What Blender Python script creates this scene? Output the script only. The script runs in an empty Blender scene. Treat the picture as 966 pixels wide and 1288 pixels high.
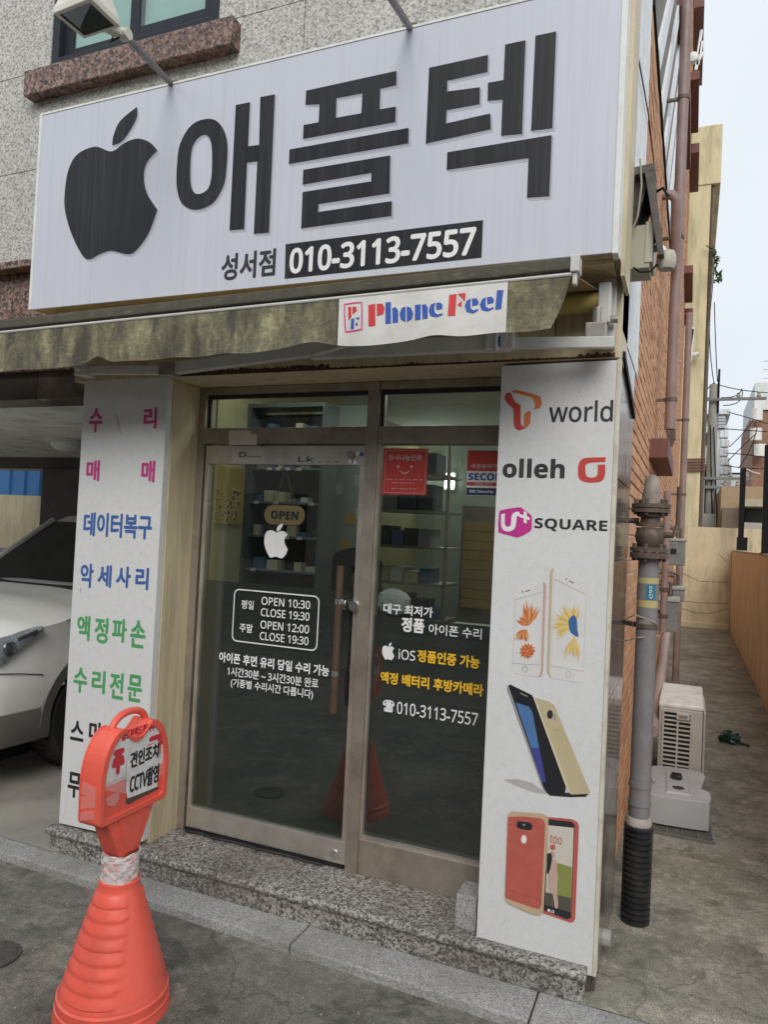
import bpy, bmesh, math, random
from mathutils import Vector, Matrix
from mathutils.geometry import tessellate_polygon
random.seed(7)
SC = bpy.context.scene
COL = SC.collection
PI = math.pi

# ------------------------------------------------------------------ camera, sky, sun, exposure
FPX, CX, CY, CAMZ = 921.0, 483.0, 644.0, 1.8
RM = ((0.92126982, 0.38590587, 0.04835878),
      (0.03514519, 0.04122654, -0.99853152),
      (-0.38733284, 0.92161653, 0.02441803))
right = Vector(RM[0]); up = -Vector(RM[1]); back = -Vector(RM[2])
cam = bpy.data.cameras.new('camera')
cam.sensor_fit = 'VERTICAL'; cam.sensor_height = 36.0
cam.lens = 36.0 * FPX / 1288.0
cam.clip_start = 0.05; cam.clip_end = 600
cob = bpy.data.objects.new('camera', cam); COL.objects.link(cob)
m3 = Matrix((right, up, back)).transposed()
cob.matrix_world = Matrix.Translation((0, 0, CAMZ)) @ m3.to_4x4()
SC.camera = cob

SUN_EL, SUN_AZ = math.radians(38), math.radians(160)      # azimuth from +y, clockwise
world = bpy.data.worlds.new('World'); SC.world = world; world.use_nodes = True
wn = world.node_tree.nodes; wl = world.node_tree.links
bg = wn['Background']
sky = wn.new('ShaderNodeTexSky'); sky.sky_type = 'NISHITA'; sky.sun_disc = False
sky.sun_elevation = SUN_EL; sky.sun_rotation = SUN_AZ; sky.dust_density = 4.0; sky.air_density = 1.0
hs = wn.new('ShaderNodeHueSaturation'); hs.inputs['Saturation'].default_value = 0.25
wl.new(sky.outputs[0], hs.inputs['Color'])
cl = wn.new('ShaderNodeTexNoise'); cl.inputs['Scale'].default_value = 2.2; cl.inputs['Detail'].default_value = 4
cr = wn.new('ShaderNodeValToRGB')
cr.color_ramp.elements[0].position = .3; cr.color_ramp.elements[0].color = (6.5, 7.05, 7.7, 1)
cr.color_ramp.elements[1].position = .7; cr.color_ramp.elements[1].color = (7.6, 8.05, 8.5, 1)
tcw = wn.new('ShaderNodeTexCoord'); wl.new(tcw.outputs['Generated'], cl.inputs['Vector'])
wl.new(cl.outputs['Fac'], cr.inputs['Fac'])
mx = wn.new('ShaderNodeMix'); mx.data_type = 'RGBA'; mx.inputs['Factor'].default_value = 0.88
wl.new(hs.outputs[0], mx.inputs['A']); wl.new(cr.outputs[0], mx.inputs['B'])
wl.new(mx.outputs['Result'], bg.inputs['Color']); bg.inputs['Strength'].default_value = 0.1

sun = bpy.data.lights.new('sun', 'SUN'); sun.energy = 1.5; sun.angle = math.radians(35); sun.color = (1, .97, .93)
sob = bpy.data.objects.new('sun', sun); COL.objects.link(sob)
sd = Vector((math.sin(SUN_AZ) * math.cos(SUN_EL), math.cos(SUN_AZ) * math.cos(SUN_EL), math.sin(SUN_EL)))
sob.rotation_euler = sd.to_track_quat('Z', 'Y').to_euler(); sob.location = (0, -5, 12)
SC.view_settings.view_transform = 'Standard'; SC.view_settings.look = 'None'
SC.view_settings.exposure = 0.36; SC.view_settings.gamma = 1.0
SC.cycles.max_bounces = 8; SC.cycles.transparent_max_bounces = 16
SC.cycles.sample_clamp_indirect = 4.0
SC.cycles.use_denoising = True

# ------------------------------------------------------------------ helpers
def at(px, py, axis, val):
    """photo pixel -> point of the real plane axis=val it shows"""
    a, b = px - CX, py - CY
    d = Vector((RM[0][0]*a + RM[1][0]*b + RM[2][0]*FPX, RM[0][1]*a + RM[1][1]*b + RM[2][1]*FPX,
                RM[0][2]*a + RM[1][2]*b + RM[2][2]*FPX))
    p = Vector((0, 0, CAMZ)); t = (val - p[axis]) / d[axis]
    return p + d * t

ORG = {}
def empty(name, loc=(0, 0, 0), label=None, cat=None, group=None):
    o = bpy.data.objects.new(name, None); COL.objects.link(o); o.location = loc
    ORG[o.name] = Vector(loc); tag(o, label, cat, group); return o
def tag(o, label=None, cat=None, group=None, kind=None):
    if label: o['label'] = label
    if cat: o['category'] = cat
    if group: o['group'] = group
    if kind: o['kind'] = kind
    return o
def link(name, me, material, parent=None):
    o = bpy.data.objects.new(name, me); COL.objects.link(o)
    if material is not None and not me.materials: me.materials.append(material)
    if parent is not None:
        o.parent = parent; ORG[o.name] = ORG.get(parent.name, Vector())
    return o
class MB:
    def __init__(s): s.v = []; s.f = []
    def add(s, vs, fs):
        n = len(s.v); s.v += [tuple(q) for q in vs]; s.f += [tuple(i + n for i in q) for q in fs]; return s
    def box(s, x0, x1, y0, y1, z0, z1):
        return s.add([(x0,y0,z0),(x1,y0,z0),(x1,y1,z0),(x0,y1,z0),(x0,y0,z1),(x1,y0,z1),(x1,y1,z1),(x0,y1,z1)],
                     [(3,2,1,0),(4,5,6,7),(0,1,5,4),(1,2,6,5),(2,3,7,6),(3,0,4,7)])
    def hexa(s, p):
        return s.add(p, [(3,2,1,0),(4,5,6,7),(0,1,5,4),(1,2,6,5),(2,3,7,6),(3,0,4,7)])
    def bar(s, a, b, w, h=None, upv=(0,0,1)):
        a, b = Vector(a), Vector(b); h = h or w; d = (b-a).normalized(); u = Vector(upv)
        if abs(d.dot(u)) > .98: u = Vector((0,1,0))
        sx = d.cross(u).normalized(); sy = sx.cross(d).normalized()
        c = [(-1,-1),(1,-1),(1,1),(-1,1)]
        return s.hexa([a + sx*(i*w/2) + sy*(j*h/2) for i, j in c] + [b + sx*(i*w/2) + sy*(j*h/2) for i, j in c])
    def tube(s, pts, r, n=10, caps=True):
        pts = [Vector(p) for p in pts]; m = len(pts); rs = r if isinstance(r, (list, tuple)) else [r]*m
        base = len(s.v); ref = None
        for k, p in enumerate(pts):
            d = (pts[min(k+1,m-1)] - pts[max(k-1,0)]).normalized()
            if ref is None: ref = Vector((0,0,1)) if abs(d.z) < .9 else Vector((1,0,0))
            a = d.cross(ref).normalized(); b = a.cross(d).normalized(); ref = b
            for i in range(n):
                t = 2*PI*i/n; s.v.append(tuple(p + (a*math.cos(t) + b*math.sin(t))*rs[k]))
        for k in range(m-1):
            for i in range(n):
                j = (i+1) % n
                s.f.append((base+k*n+i, base+k*n+j, base+(k+1)*n+j, base+(k+1)*n+i))
        if caps:
            s.f.append(tuple(base+i for i in range(n))[::-1]); s.f.append(tuple(base+(m-1)*n+i for i in range(n)))
        return s
    def lathe(s, prof, c, n=28, axis=2):
        base = len(s.v)
        for r, h in prof:
            for i in range(n):
                t = 2*PI*i/n; q = [r*math.cos(t), r*math.sin(t)]; q.insert(axis, h)
                s.v.append((c[0]+q[0], c[1]+q[1], c[2]+q[2]))
        for k in range(len(prof)-1):
            for i in range(n):
                j = (i+1) % n; s.f.append((base+k*n+i, base+k*n+j, base+(k+1)*n+j, base+(k+1)*n+i))
        s.f.append(tuple(base+i for i in range(n))[::-1]); s.f.append(tuple(base+(len(prof)-1)*n+i for i in range(n)))
        return s
    def prism(s, loops, f, t0, t1):
        """loops: outline (+holes) in 2D; f(u,v,t)->3D; closed solid between t0 and t1"""
        if not isinstance(loops[0][0], (tuple, list, Vector)): loops = [loops]
        flat = [p for l in loops for p in l]; n = len(flat)
        tri = tessellate_polygon([[Vector((p[0], p[1], 0)) for p in l] for l in loops])
        vs = [f(p[0], p[1], t0) for p in flat] + [f(p[0], p[1], t1) for p in flat]
        fs = [tuple(t) for t in tri] + [tuple(i+n for i in t)[::-1] for t in tri]
        k = 0
        for l in loops:
            m = len(l)
            for i in range(m):
                a, b = k+i, k+(i+1) % m; fs.append((a, b, b+n, a+n))
            k += m
        return s.add(vs, fs)
    def build(s, name, material, parent=None, smooth=False, bevel=0, seg=2, fix=True):
        o0 = ORG.get(parent.name, Vector()) if parent is not None else Vector()
        me = bpy.data.meshes.new(name)
        me.from_pydata([(v[0]-o0.x, v[1]-o0.y, v[2]-o0.z) for v in s.v], [], s.f)
        bm = bmesh.new(); bm.from_mesh(me)
        if fix: bmesh.ops.recalc_face_normals(bm, faces=bm.faces)
        if bevel:
            es = [e for e in bm.edges if len(e.link_faces) == 2 and e.calc_face_angle(0) > .5]
            bmesh.ops.bevel(bm, geom=es, offset=bevel, segments=seg, profile=.6, affect='EDGES', clamp_overlap=True)
        bm.to_mesh(me); bm.free()
        if smooth:
            me.polygons.foreach_set('use_smooth', [True]*len(me.polygons))
            try: me.set_sharp_from_angle(angle=math.radians(38))
            except Exception: pass
        return link(name, me, material, parent)
def single(mb, name, material, label, cat, group=None, **k):
    return tag(mb.build(name, material, None, **k), label, cat, group)
def smoothloop(pts, k=5, corners=()):
    out = []; n = len(pts)
    for i in range(n):
        p0, p1, p2, p3 = pts[i-1], pts[i], pts[(i+1) % n], pts[(i+2) % n]
        if i in corners: p0 = p1
        if (i+1) % n in corners: p3 = p2
        for j in range(k):
            t = j/k
            out.append(tuple(.5*((2*p1[a]) + (-p0[a]+p2[a])*t + (2*p0[a]-5*p1[a]+4*p2[a]-p3[a])*t*t + (-p0[a]+3*p1[a]-3*p2[a]+p3[a])*t**3) for a in (0, 1)))
    return out

# ------------------------------------------------------------------ materials
def newmat(name):
    m = bpy.data.materials.new(name); m.use_nodes = True
    nt = m.node_tree; return m, nt, nt.nodes['Principled BSDF']
def noise(nt, scale, detail=4, rough=.55, stretch=None, obj=False, seed=0):
    if obj:
        tc = nt.nodes.new('ShaderNodeTexCoord'); vec = tc.outputs['Object']
    else:
        g = nt.nodes.new('ShaderNodeNewGeometry'); vec = g.outputs['Position']
    mp = nt.nodes.new('ShaderNodeMapping'); nt.links.new(vec, mp.inputs['Vector'])
    mp.inputs['Location'].default_value = (seed*3.7, seed*1.3, seed*2.1)
    if stretch: mp.inputs['Scale'].default_value = stretch
    n = nt.nodes.new('ShaderNodeTexNoise'); n.inputs['Scale'].default_value = scale
    n.inputs['Detail'].default_value = detail; n.inputs['Roughness'].default_value = rough
    nt.links.new(mp.outputs[0], n.inputs['Vector']); return n.outputs['Fac']
def ramp(nt, fac, stops, interp='LINEAR'):
    r = nt.nodes.new('ShaderNodeValToRGB'); r.color_ramp.interpolation = interp
    els = r.color_ramp.elements
    while len(els) < len(stops): els.new(.5)
    for e, (p, c) in zip(els, stops):
        e.position = p; e.color = (*c, 1) if isinstance(c, tuple) else (c, c, c, 1)
    nt.links.new(fac, r.inputs['Fac']); return r.outputs['Color']
def mixc(nt, fac, a, b, mode='MIX'):
    m = nt.nodes.new('ShaderNodeMix'); m.data_type = 'RGBA'; m.blend_type = mode
    for key, val in (('Factor', fac), ('A', a), ('B', b)):
        if hasattr(val, 'links') or hasattr(val, 'is_linked'): nt.links.new(val, m.inputs[key])
        elif key == 'Factor': m.inputs[key].default_value = val
        else: m.inputs[key].default_value = (*val, 1)
    return m.outputs['Result']
def bump(nt, bs, h, strength=.3, dist=.01):
    b = nt.nodes.new('ShaderNodeBump'); b.inputs['Strength'].default_value = strength
    b.inputs['Distance'].default_value = dist; nt.links.new(h, b.inputs['Height']); nt.links.new(b.outputs[0], bs.inputs['Normal'])
def M(name, col, rough=.55, metal=0.0, var=.12, scale=6, stain=None, stain_amt=.5, stain_scale=3, stretch=None,
      bmp=0, bscale=60, spec=.5, fine=0, specks=0):
    """paint, plastic, concrete: a base colour with uneven tone, optional stains (own colour and shape) and relief"""
    m, nt, bs = newmat(name)
    c = ramp(nt, noise(nt, scale, 5), [(.25, tuple(x*(1-var) for x in col)), (.75, tuple(min(1, x*(1+var)) for x in col))])
    if fine:
        c = mixc(nt, 1.0, c, ramp(nt, noise(nt, 180, 3, seed=3), [(.3, 1-fine), (.7, 1.0)]), 'MULTIPLY')
    if stain:
        f = ramp(nt, noise(nt, stain_scale, 6, .65, stretch, seed=2), [(.48, 0.0), (.72, stain_amt)])
        c = mixc(nt, f, c, stain)
    if specks:
        a_ = ramp(nt, noise(nt, 130, 4, .6, seed=11), [(.62, 0.0), (.69, specks)])
        b_ = ramp(nt, noise(nt, 3.5, 3, .6, seed=12), [(.42, .05), (.62, 1.0)])
        c = mixc(nt, mixc(nt, 1.0, a_, b_, 'MULTIPLY'), c, (.13, .12, .10))
    nt.links.new(c, bs.inputs['Base Color'])
    rr = ramp(nt, noise(nt, scale*2.3, 4, seed=5), [(.2, max(0, rough-.1)), (.8, min(1, rough+.1))])
    nt.links.new(rr, bs.inputs['Roughness'])
    bs.inputs['Metallic'].default_value = metal; bs.inputs['Specular IOR Level'].default_value = spec
    if bmp: bump(nt, bs, noise(nt, bscale, 5, .6, seed=7), bmp)
    return m
def granite(name, stops, scale, rough=.5, grime=None, gamt=.5, bmp=.1, gs=2.0, gstretch=None):
    m, nt, bs = newmat(name)
    g = nt.nodes.new('ShaderNodeNewGeometry')
    v = nt.nodes.new('ShaderNodeTexVoronoi'); v.inputs['Scale'].default_value = scale
    dn = nt.nodes.new('ShaderNodeTexNoise'); dn.inputs['Scale'].default_value = scale*.9; dn.inputs['Detail'].default_value = 4
    nt.links.new(g.outputs['Position'], dn.inputs['Vector'])
    wp = nt.nodes.new('ShaderNodeMix'); wp.data_type = 'RGBA'; wp.blend_type = 'ADD'; wp.clamp_result = False; wp.inputs['Factor'].default_value = 2.2/scale if scale > 2.2 else 1
    nt.links.new(g.outputs['Position'], wp.inputs['A']); nt.links.new(dn.outputs['Color'], wp.inputs['B']); nt.links.new(wp.outputs['Result'], v.inputs['Vector'])
    sep = nt.nodes.new('ShaderNodeSeparateColor'); nt.links.new(v.outputs['Color'], sep.inputs[0])
    mn = nt.nodes.new('ShaderNodeMath'); mn.operation = 'MULTIPLY_ADD'; mn.inputs[1].default_value = .62; 
    nt.links.new(sep.outputs[0], mn.inputs[0])
    n2 = noise(nt, scale*.35, 4, .7)
    m2 = nt.nodes.new('ShaderNodeMath'); m2.operation = 'MULTIPLY'; m2.inputs[1].default_value = .42
    nt.links.new(n2, m2.inputs[0]); nt.links.new(m2.outputs[0], mn.inputs[2])
    c = ramp(nt, mn.outputs[0], stops)
    if grime:
        f = ramp(nt, noise(nt, gs, 6, .65, gstretch, seed=4), [(.42, 0.0), (.75, gamt)])
        c = mixc(nt, f, c, grime)
    nt.links.new(c, bs.inputs['Base Color']); bs.inputs['Roughness'].default_value = rough
    if bmp: bump(nt, bs, mn.outputs[0], bmp, .004)
    return m
def glassmat(name, tint=(.86, .9, .88), refl=1.0, rough=0.0):
    m = bpy.data.materials.new(name); m.use_nodes = True; nt = m.node_tree
    nt.nodes.remove(nt.nodes['Principled BSDF']); out = nt.nodes['Material Output']
    t = nt.nodes.new('ShaderNodeBsdfTransparent'); t.inputs[0].default_value = (*tint, 1)
    g = nt.nodes.new('ShaderNodeBsdfGlossy'); g.inputs['Roughness'].default_value = rough
    g.inputs['Color'].default_value = (refl, refl, refl, 1)
    lw = nt.nodes.new('ShaderNodeLayerWeight'); lw.inputs['Blend'].default_value = .5
    pw = nt.nodes.new('ShaderNodeMath'); pw.operation = 'POWER'; pw.inputs[1].default_value = 5; nt.links.new(lw.outputs['Facing'], pw.inputs[0])
    fr = nt.nodes.new('ShaderNodeMath'); fr.operation = 'MULTIPLY_ADD'; fr.inputs[1].default_value = .92; fr.inputs[2].default_value = .075; nt.links.new(pw.outputs[0], fr.inputs[0])
    x = nt.nodes.new('ShaderNodeMixShader'); nt.links.new(fr.outputs[0], x.inputs[0])
    nt.links.new(t.outputs[0], x.inputs[1]); nt.links.new(g.outputs[0], x.inputs[2]); nt.links.new(x.outputs[0], out.inputs['Surface'])
    return m
def filmmat(name, col, alpha):
    m, nt, bs = newmat(name)
    c = ramp(nt, noise(nt, 3, 4), [(.3, tuple(x*.9 for x in col)), (.7, tuple(x*1.1 for x in col))])
    nt.links.new(c, bs.inputs['Base Color']); bs.inputs['Alpha'].default_value = alpha; bs.inputs['Roughness'].default_value = .7
    bs.inputs['Specular IOR Level'].default_value = .1
    return m
def emit(name, col, s):
    m, nt, bs = newmat(name); bs.inputs['Base Color'].default_value = (*col, 1)
    bs.inputs['Emission Color'].default_value = (*col, 1); bs.inputs['Emission Strength'].default_value = s; return m
def ink(name, col, rough=.5, var=.05): return M(name, col, rough, var=var, scale=12)

W_SIGN = M('sign_face', (.55, .57, .645), .35, var=.02, scale=2, stain=(.42, .41, .38), stain_amt=.30, stain_scale=2.2, stretch=(26, 26, .55))
W_FRAME = M('white_frame', (.72, .73, .70), .4, var=.06, stain=(.4, .37, .28), stain_amt=.4, stain_scale=9)
W_PANEL = M('panel_white', (.70, .70, .69), .42, var=.03, scale=3, stain=(.5, .49, .46), stain_amt=.35, stain_scale=30, fine=.10, specks=.6)
BEIGE = M('beige_paint', (.58, .49, .32), .5, var=.05, scale=3, stain=(.24, .18, .11), stain_amt=.6, stain_scale=2.5, stretch=(7, 7, .7), bmp=.04, specks=.7)
BEIGE_D = M('beige_metal', (.42, .37, .25), .5, var=.1, stain=(.12, .08, .05), stain_amt=.5, stain_scale=6)
RUST = M('rust', (.085, .035, .02), .9, var=.4, scale=40, bmp=.4)
STEEL = M('stainless', (.60, .56, .50), .34, metal=.75, var=.12, scale=5, stain=(.22, .17, .13), stain_amt=.5, stain_scale=4)
STEEL_D = M('dull_steel', (.42, .37, .31), .42, metal=.65, var=.15, scale=9, stain=(.13, .09, .06), stain_amt=.5, stain_scale=5, fine=.15)
CHROME = M('chrome', (.75, .75, .75), .15, metal=1, var=.05)
RUBBER = M('black_rubber', (.018, .018, .018), .55, var=.2, scale=20)
WOOD = M('brown_wood', (.080, .049, .031), .42, var=.35, scale=8, stretch=(30, 30, 1.2), stain=(.06, .025, .012), stain_amt=.6, stain_scale=3)
G_WALL = granite('grey_granite_wall', [(.2, (.19, .178, .16)), (.36, (.33, .32, .295)), (.52, (.49, .475, .445)), (.78, (.62, .605, .575))], 120, .75, (.24, .23, .21), .3, .12, 1.2, (1.5, 1.5, .4))
G_RED = granite('red_granite', [(.25, (.02, .016, .015)), (.42, (.10, .05, .038)), (.6, (.21, .115, .085)), (.8, (.32, .22, .18))], 75, .4, (.08, .06, .05), .4, .08)
G_STEP = granite('step_granite', [(.25, (.055, .05, .045)), (.45, (.17, .155, .14)), (.6, (.30, .28, .255)), (.8, (.44, .42, .39))], 125, .45, (.09, .07, .055), .75, .08, 2.2)
G_KERB = granite('kerb_granite', [(.25, (.17, .165, .155)), (.5, (.33, .325, .31)), (.8, (.47, .465, .45))], 260, .75, (.16, .15, .13), .7, .15, 3)
MARBLE = M('brown_marble', (.13, .105, .092), .14, var=.5, scale=7, stretch=(1, 1, 5), stain=(.17, .14, .12), stain_amt=.6, stain_scale=6, spec=.6)
P_WHITE = M('white_wall_paint', (.80, .82, .83), .6, var=.04, scale=4, stain=(.3, .3, .29), stain_amt=.5, stain_scale=14, bmp=.1)
MORTAR = M('mortar', (.66, .61, .54), .9, var=.15, scale=30, bmp=.3)
REDBROWN = M('red_brown_paint', (.15, .052, .042), .6, var=.15, scale=9, bmp=.1)
PIPE_P = M('brown_pipe', (.26, .18, .165), .5, var=.15, scale=9, stain=(.14, .09, .07), stain_amt=.4)
PIPE_G = M('grey_pipe', (.20, .185, .185), .45, var=.12, scale=12, stain=(.32, .3, .28), stain_amt=.3, stain_scale=25)
IRON = M('rusty_iron', (.13, .095, .075), .6, metal=.2, var=.35, scale=25, stain=(.055, .03, .02), stain_amt=.7, stain_scale=14, bmp=.25)
BLACKP = M('black_plastic', (.016, .016, .017), .38, var=.2, scale=15, stain=(.09, .08, .07), stain_amt=.35, stain_scale=20)
ALLEY = M('alley_concrete', (.205, .19, .155), .8, var=.25, scale=1.6, stain=(.085, .08, .062), stain_amt=.8, stain_scale=1.3, bmp=.35, bscale=45, fine=.2)
PARKF = M('parking_concrete', (.36, .335, .29), .8, var=.2, scale=2, stain=(.12, .11, .09), stain_amt=.6, stain_scale=2.2, bmp=.25, fine=.15)
Y_WALL = M('yellow_plaster', (.58, .50, .335), .8, var=.10, scale=2.5, stain=(.18, .135, .08), stain_amt=.55, stain_scale=2.4, stretch=(2.5, 2.5, .6), bmp=.3, bscale=14)
Y_BLDG = M('pale_yellow_plaster', (.66, .575, .36), .85, var=.08, scale=1.5, stain=(.16, .135, .08), stain_amt=.65, stain_scale=.9, stretch=(2.4, 2.4, .5), bmp=.15)
BLACKM = M('black_metal', (.009, .009, .010), .6, var=.2, spec=.15)
CARW = M('white_car_paint', (.80, .80, .765), .18, var=.015, scale=2, stain=(.5, .49, .44), stain_amt=.2, stain_scale=8, spec=.6)
CLAD = M('grey_car_cladding', (.13, .125, .11), .5, var=.1)
TYRE = M('tyre_rubber', (.016, .016, .016), .75, var=.25, scale=30, bmp=.2)
DGLASS = M('dark_tinted_glass', (.008, .009, .009), .06, var=.1, spec=.7)
ORANGE = M('orange_plastic', (.80, .115, .075), .38, var=.05, scale=3, stain=(.42, .08, .055), stain_amt=.5, stain_scale=5, bmp=.04, bscale=25, specks=.5)
PAPER = M('white_paper', (.66, .64, .62), .6, var=.1, scale=20, stain=(.4, .38, .36), stain_amt=.5, stain_scale=18, bmp=.4, bscale=16)
CEILW = M('garage_ceiling', (.70, .70, .67), .8, var=.12, scale=3, stain=(.13, .13, .12), stain_amt=.5, stain_scale=6, bmp=.1)
BROWN_T = M('brown_tile', (.075, .06, .05), .35, var=.2, scale=5)
BLUE_S = M('blue_sheet', (.04, .17, .42), .45, var=.12, scale=4)
ACW = M('ac_casing', (.46, .43, .385), .45, var=.06, scale=4, stain=(.24, .19, .14), stain_amt=.45, stain_scale=6)
GREYP = M('grey_plastic', (.42, .42, .425), .38, var=.06, scale=3, stain=(.20, .19, .17), stain_amt=.35, stain_scale=6)
DARK = M('dark_void', (.008, .008, .008), .9, var=.1)
GLASS = glassmat('clear_glass'); GLASS2 = glassmat('window_glass', (.80, .88, .86), 1.0)
FILM = filmmat('grey_window_film', (.036, .037, .033), .78)
INK_K = ink('black_ink', (.022, .022, .026)); INK_W = ink('white_print', (.78, .78, .77)); INK_PINK = ink('pink_vinyl', (.53, .045, .22))
INK_B = ink('blue_vinyl', (.045, .12, .36)); INK_G = ink('green_vinyl', (.075, .34, .115)); INK_Y = ink('yellow_vinyl', (.80, .48, .03))
INK_R = ink('red_print', (.52, .055, .045)); INK_O = ink('orange_print', (.62, .17, .055)); INK_M = ink('magenta_print', (.50, .025, .24))
INK_S = ink('grey_print_shadow', (.36, .37, .42)); INK_S2 = ink('pale_print_shadow', (.52, .53, .59))
def letter_ink():
    m, nt, bs = newmat('sign_letter_print')
    c = ramp(nt, noise(nt, 2.2, 6, .6, (26, 26, .55), seed=2), [(.45, (.011, .011, .015)), (.75, (.034, .034, .040))])
    c = mixc(nt, ramp(nt, noise(nt, 2.0, 2), [(.45, 0.0), (.75, .5)]), c, (.032, .032, .036))
    nt.links.new(c, bs.inputs['Base Color']); bs.inputs['Roughness'].default_value = .45; bs.inputs['Specular IOR Level'].default_value = .3; return m
INK_L = letter_ink()
def fabric_mold(name, dark=1.0):
    m, nt, bs = newmat(name)
    base = ramp(nt, noise(nt, 5, 8, .7, (1.6, 1.6, 1.1), seed=1), [(.36, (.13, .118, .072)), (.5, (.24, .22, .125)), (.64, (.42, .39, .22))])
    d = ramp(nt, noise(nt, 3.0, 9, .72, (2.6, 2.6, .9), seed=9), [(.40, .97*dark), (.60, .0 if dark == 1 else .8)])
    c = mixc(nt, d, base, (.060, .055, .042))
    c = mixc(nt, ramp(nt, noise(nt, 45, 5, .75, (1, 1, 2)), [(.45, 0.0), (.62, .5)]), c, (.075, .068, .05))
    c = mixc(nt, ramp(nt, noise(nt, 30, 4, .7, (.35, .35, 5), seed=6), [(.60, 0.0), (.70, .35)]), c, (.42, .40, .30))
    nt.links.new(c, bs.inputs['Base Color']); bs.inputs['Roughness'].default_value = .85
    bump(nt, bs, noise(nt, 9, 6, .6), .6, .012); return m
BARM = fabric_mold('mouldy_bar', .98)
MOLD = fabric_mold('mouldy_awning_cloth')
CANVAS = M('tan_canvas', (.30, .22, .10), .8, var=.15, scale=4)
ROLLC = M('yellow_roll_cloth', (.36, .27, .075), .7, var=.12, scale=5, stain=(.16, .12, .05), stain_amt=.5)
BANNER = M('banner_white', (.70, .68, .65), .6, var=.05, scale=8, stain=(.36, .33, .26), stain_amt=.4, stain_scale=8, bmp=.2, bscale=14)
BARW = M('awning_white_metal', (.55, .54, .51), .4, var=.06, stain=(.3, .27, .2), stain_amt=.4, stain_scale=9)
def brickmat():
    m, nt, bs = newmat('orange_brick')
    g = nt.nodes.new('ShaderNodeNewGeometry'); oi = nt.nodes.new('ShaderNodeObjectInfo')
    a = nt.nodes.new('ShaderNodeMath'); a.operation = 'ADD'
    nt.links.new(g.outputs['Random Per Island'], a.inputs[0]); nt.links.new(oi.outputs['Random'], a.inputs[1])
    f = nt.nodes.new('ShaderNodeMath'); f.operation = 'FRACT'; nt.links.new(a.outputs[0], f.inputs[0])
    c = ramp(nt, f.outputs[0], [(0, (.42, .185, .085)), (.35, (.55, .26, .12)), (.7, (.62, .34, .18)), (1, (.48, .21, .105))])
    c = mixc(nt, ramp(nt, noise(nt, 35, 6, .75, (1, 3, 1)), [(.4, 0.0), (.75, .55)]), c, (.62, .45, .30))
    c = mixc(nt, ramp(nt, noise(nt, 1.2, 5), [(.5, 0.0), (.8, .35)]), c, (.30, .16, .10))
    nt.links.new(c, bs.inputs['Base Color']); bs.inputs['Roughness'].default_value = .8
    bump(nt, bs, noise(nt, 90, 4), .3, .005); return m
BRICK = brickmat()
def ground(name, dark, mid, light, patch, seed=0):
    """weathered paving: large uneven fields, pale worn patches, dark damp stains, fine aggregate, hairline cracks"""
    m, nt, bs = newmat(name)
    c = ramp(nt, noise(nt, 1.3, 8, .65, seed=seed), [(.36, dark), (.5, mid), (.64, light)])
    c = mixc(nt, ramp(nt, noise(nt, 4.5, 8, .75, seed=3+seed), [(.50, 0.0), (.62, .75)]), c, patch)
    c = mixc(nt, ramp(nt, noise(nt, 2.6, 8, .72, seed=8+seed), [(.52, 0.0), (.64, .75)]), c, tuple(x*.55 for x in dark))
    c = mixc(nt, 1.0, c, ramp(nt, noise(nt, 22, 6, .8, seed=1), [(.35, .70), (.65, 1.2)]), 'MULTIPLY')
    c = mixc(nt, 1.0, c, ramp(nt, noise(nt, 170, 3, .6), [(.32, .5), (.68, 1.35)]), 'MULTIPLY')
    g = nt.nodes.new('ShaderNodeNewGeometry'); wv = nt.nodes.new('ShaderNodeTexVoronoi'); wv.feature = 'DISTANCE_TO_EDGE'; wv.inputs['Scale'].default_value = .9
    nz = nt.nodes.new('ShaderNodeTexNoise'); nz.inputs['Scale'].default_value = 3.5; nz.inputs['Detail'].default_value = 6
    nt.links.new(g.outputs['Position'], nz.inputs['Vector'])
    ad = nt.nodes.new('ShaderNodeMix'); ad.data_type = 'RGBA'; ad.blend_type = 'ADD'; ad.inputs['Factor'].default_value = .45
    nt.links.new(g.outputs['Position'], ad.inputs['A']); nt.links.new(nz.outputs['Color'], ad.inputs['B']); nt.links.new(ad.outputs['Result'], wv.inputs['Vector'])
    c = mixc(nt, ramp(nt, wv.outputs['Distance'], [(.0, .55), (.007, 0.0)]), c, tuple(x*.35 for x in dark))
    nt.links.new(c, bs.inputs['Base Color'])
    nt.links.new(ramp(nt, noise(nt, 2.6, 8, .72, seed=8+seed), [(.5, .85), (.66, .6)]), bs.inputs['Roughness'])
    bump(nt, bs, noise(nt, 110, 6, .75), .6, .006); return m
ROAD = ground('worn_asphalt', (.115, .107, .092), (.165, .154, .132), (.21, .197, .168), (.28, .255, .21))
ALLEY = ground('alley_concrete', (.16, .15, .115), (.25, .233, .187), (.32, .298, .247), (.42, .385, .305), 4)

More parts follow.
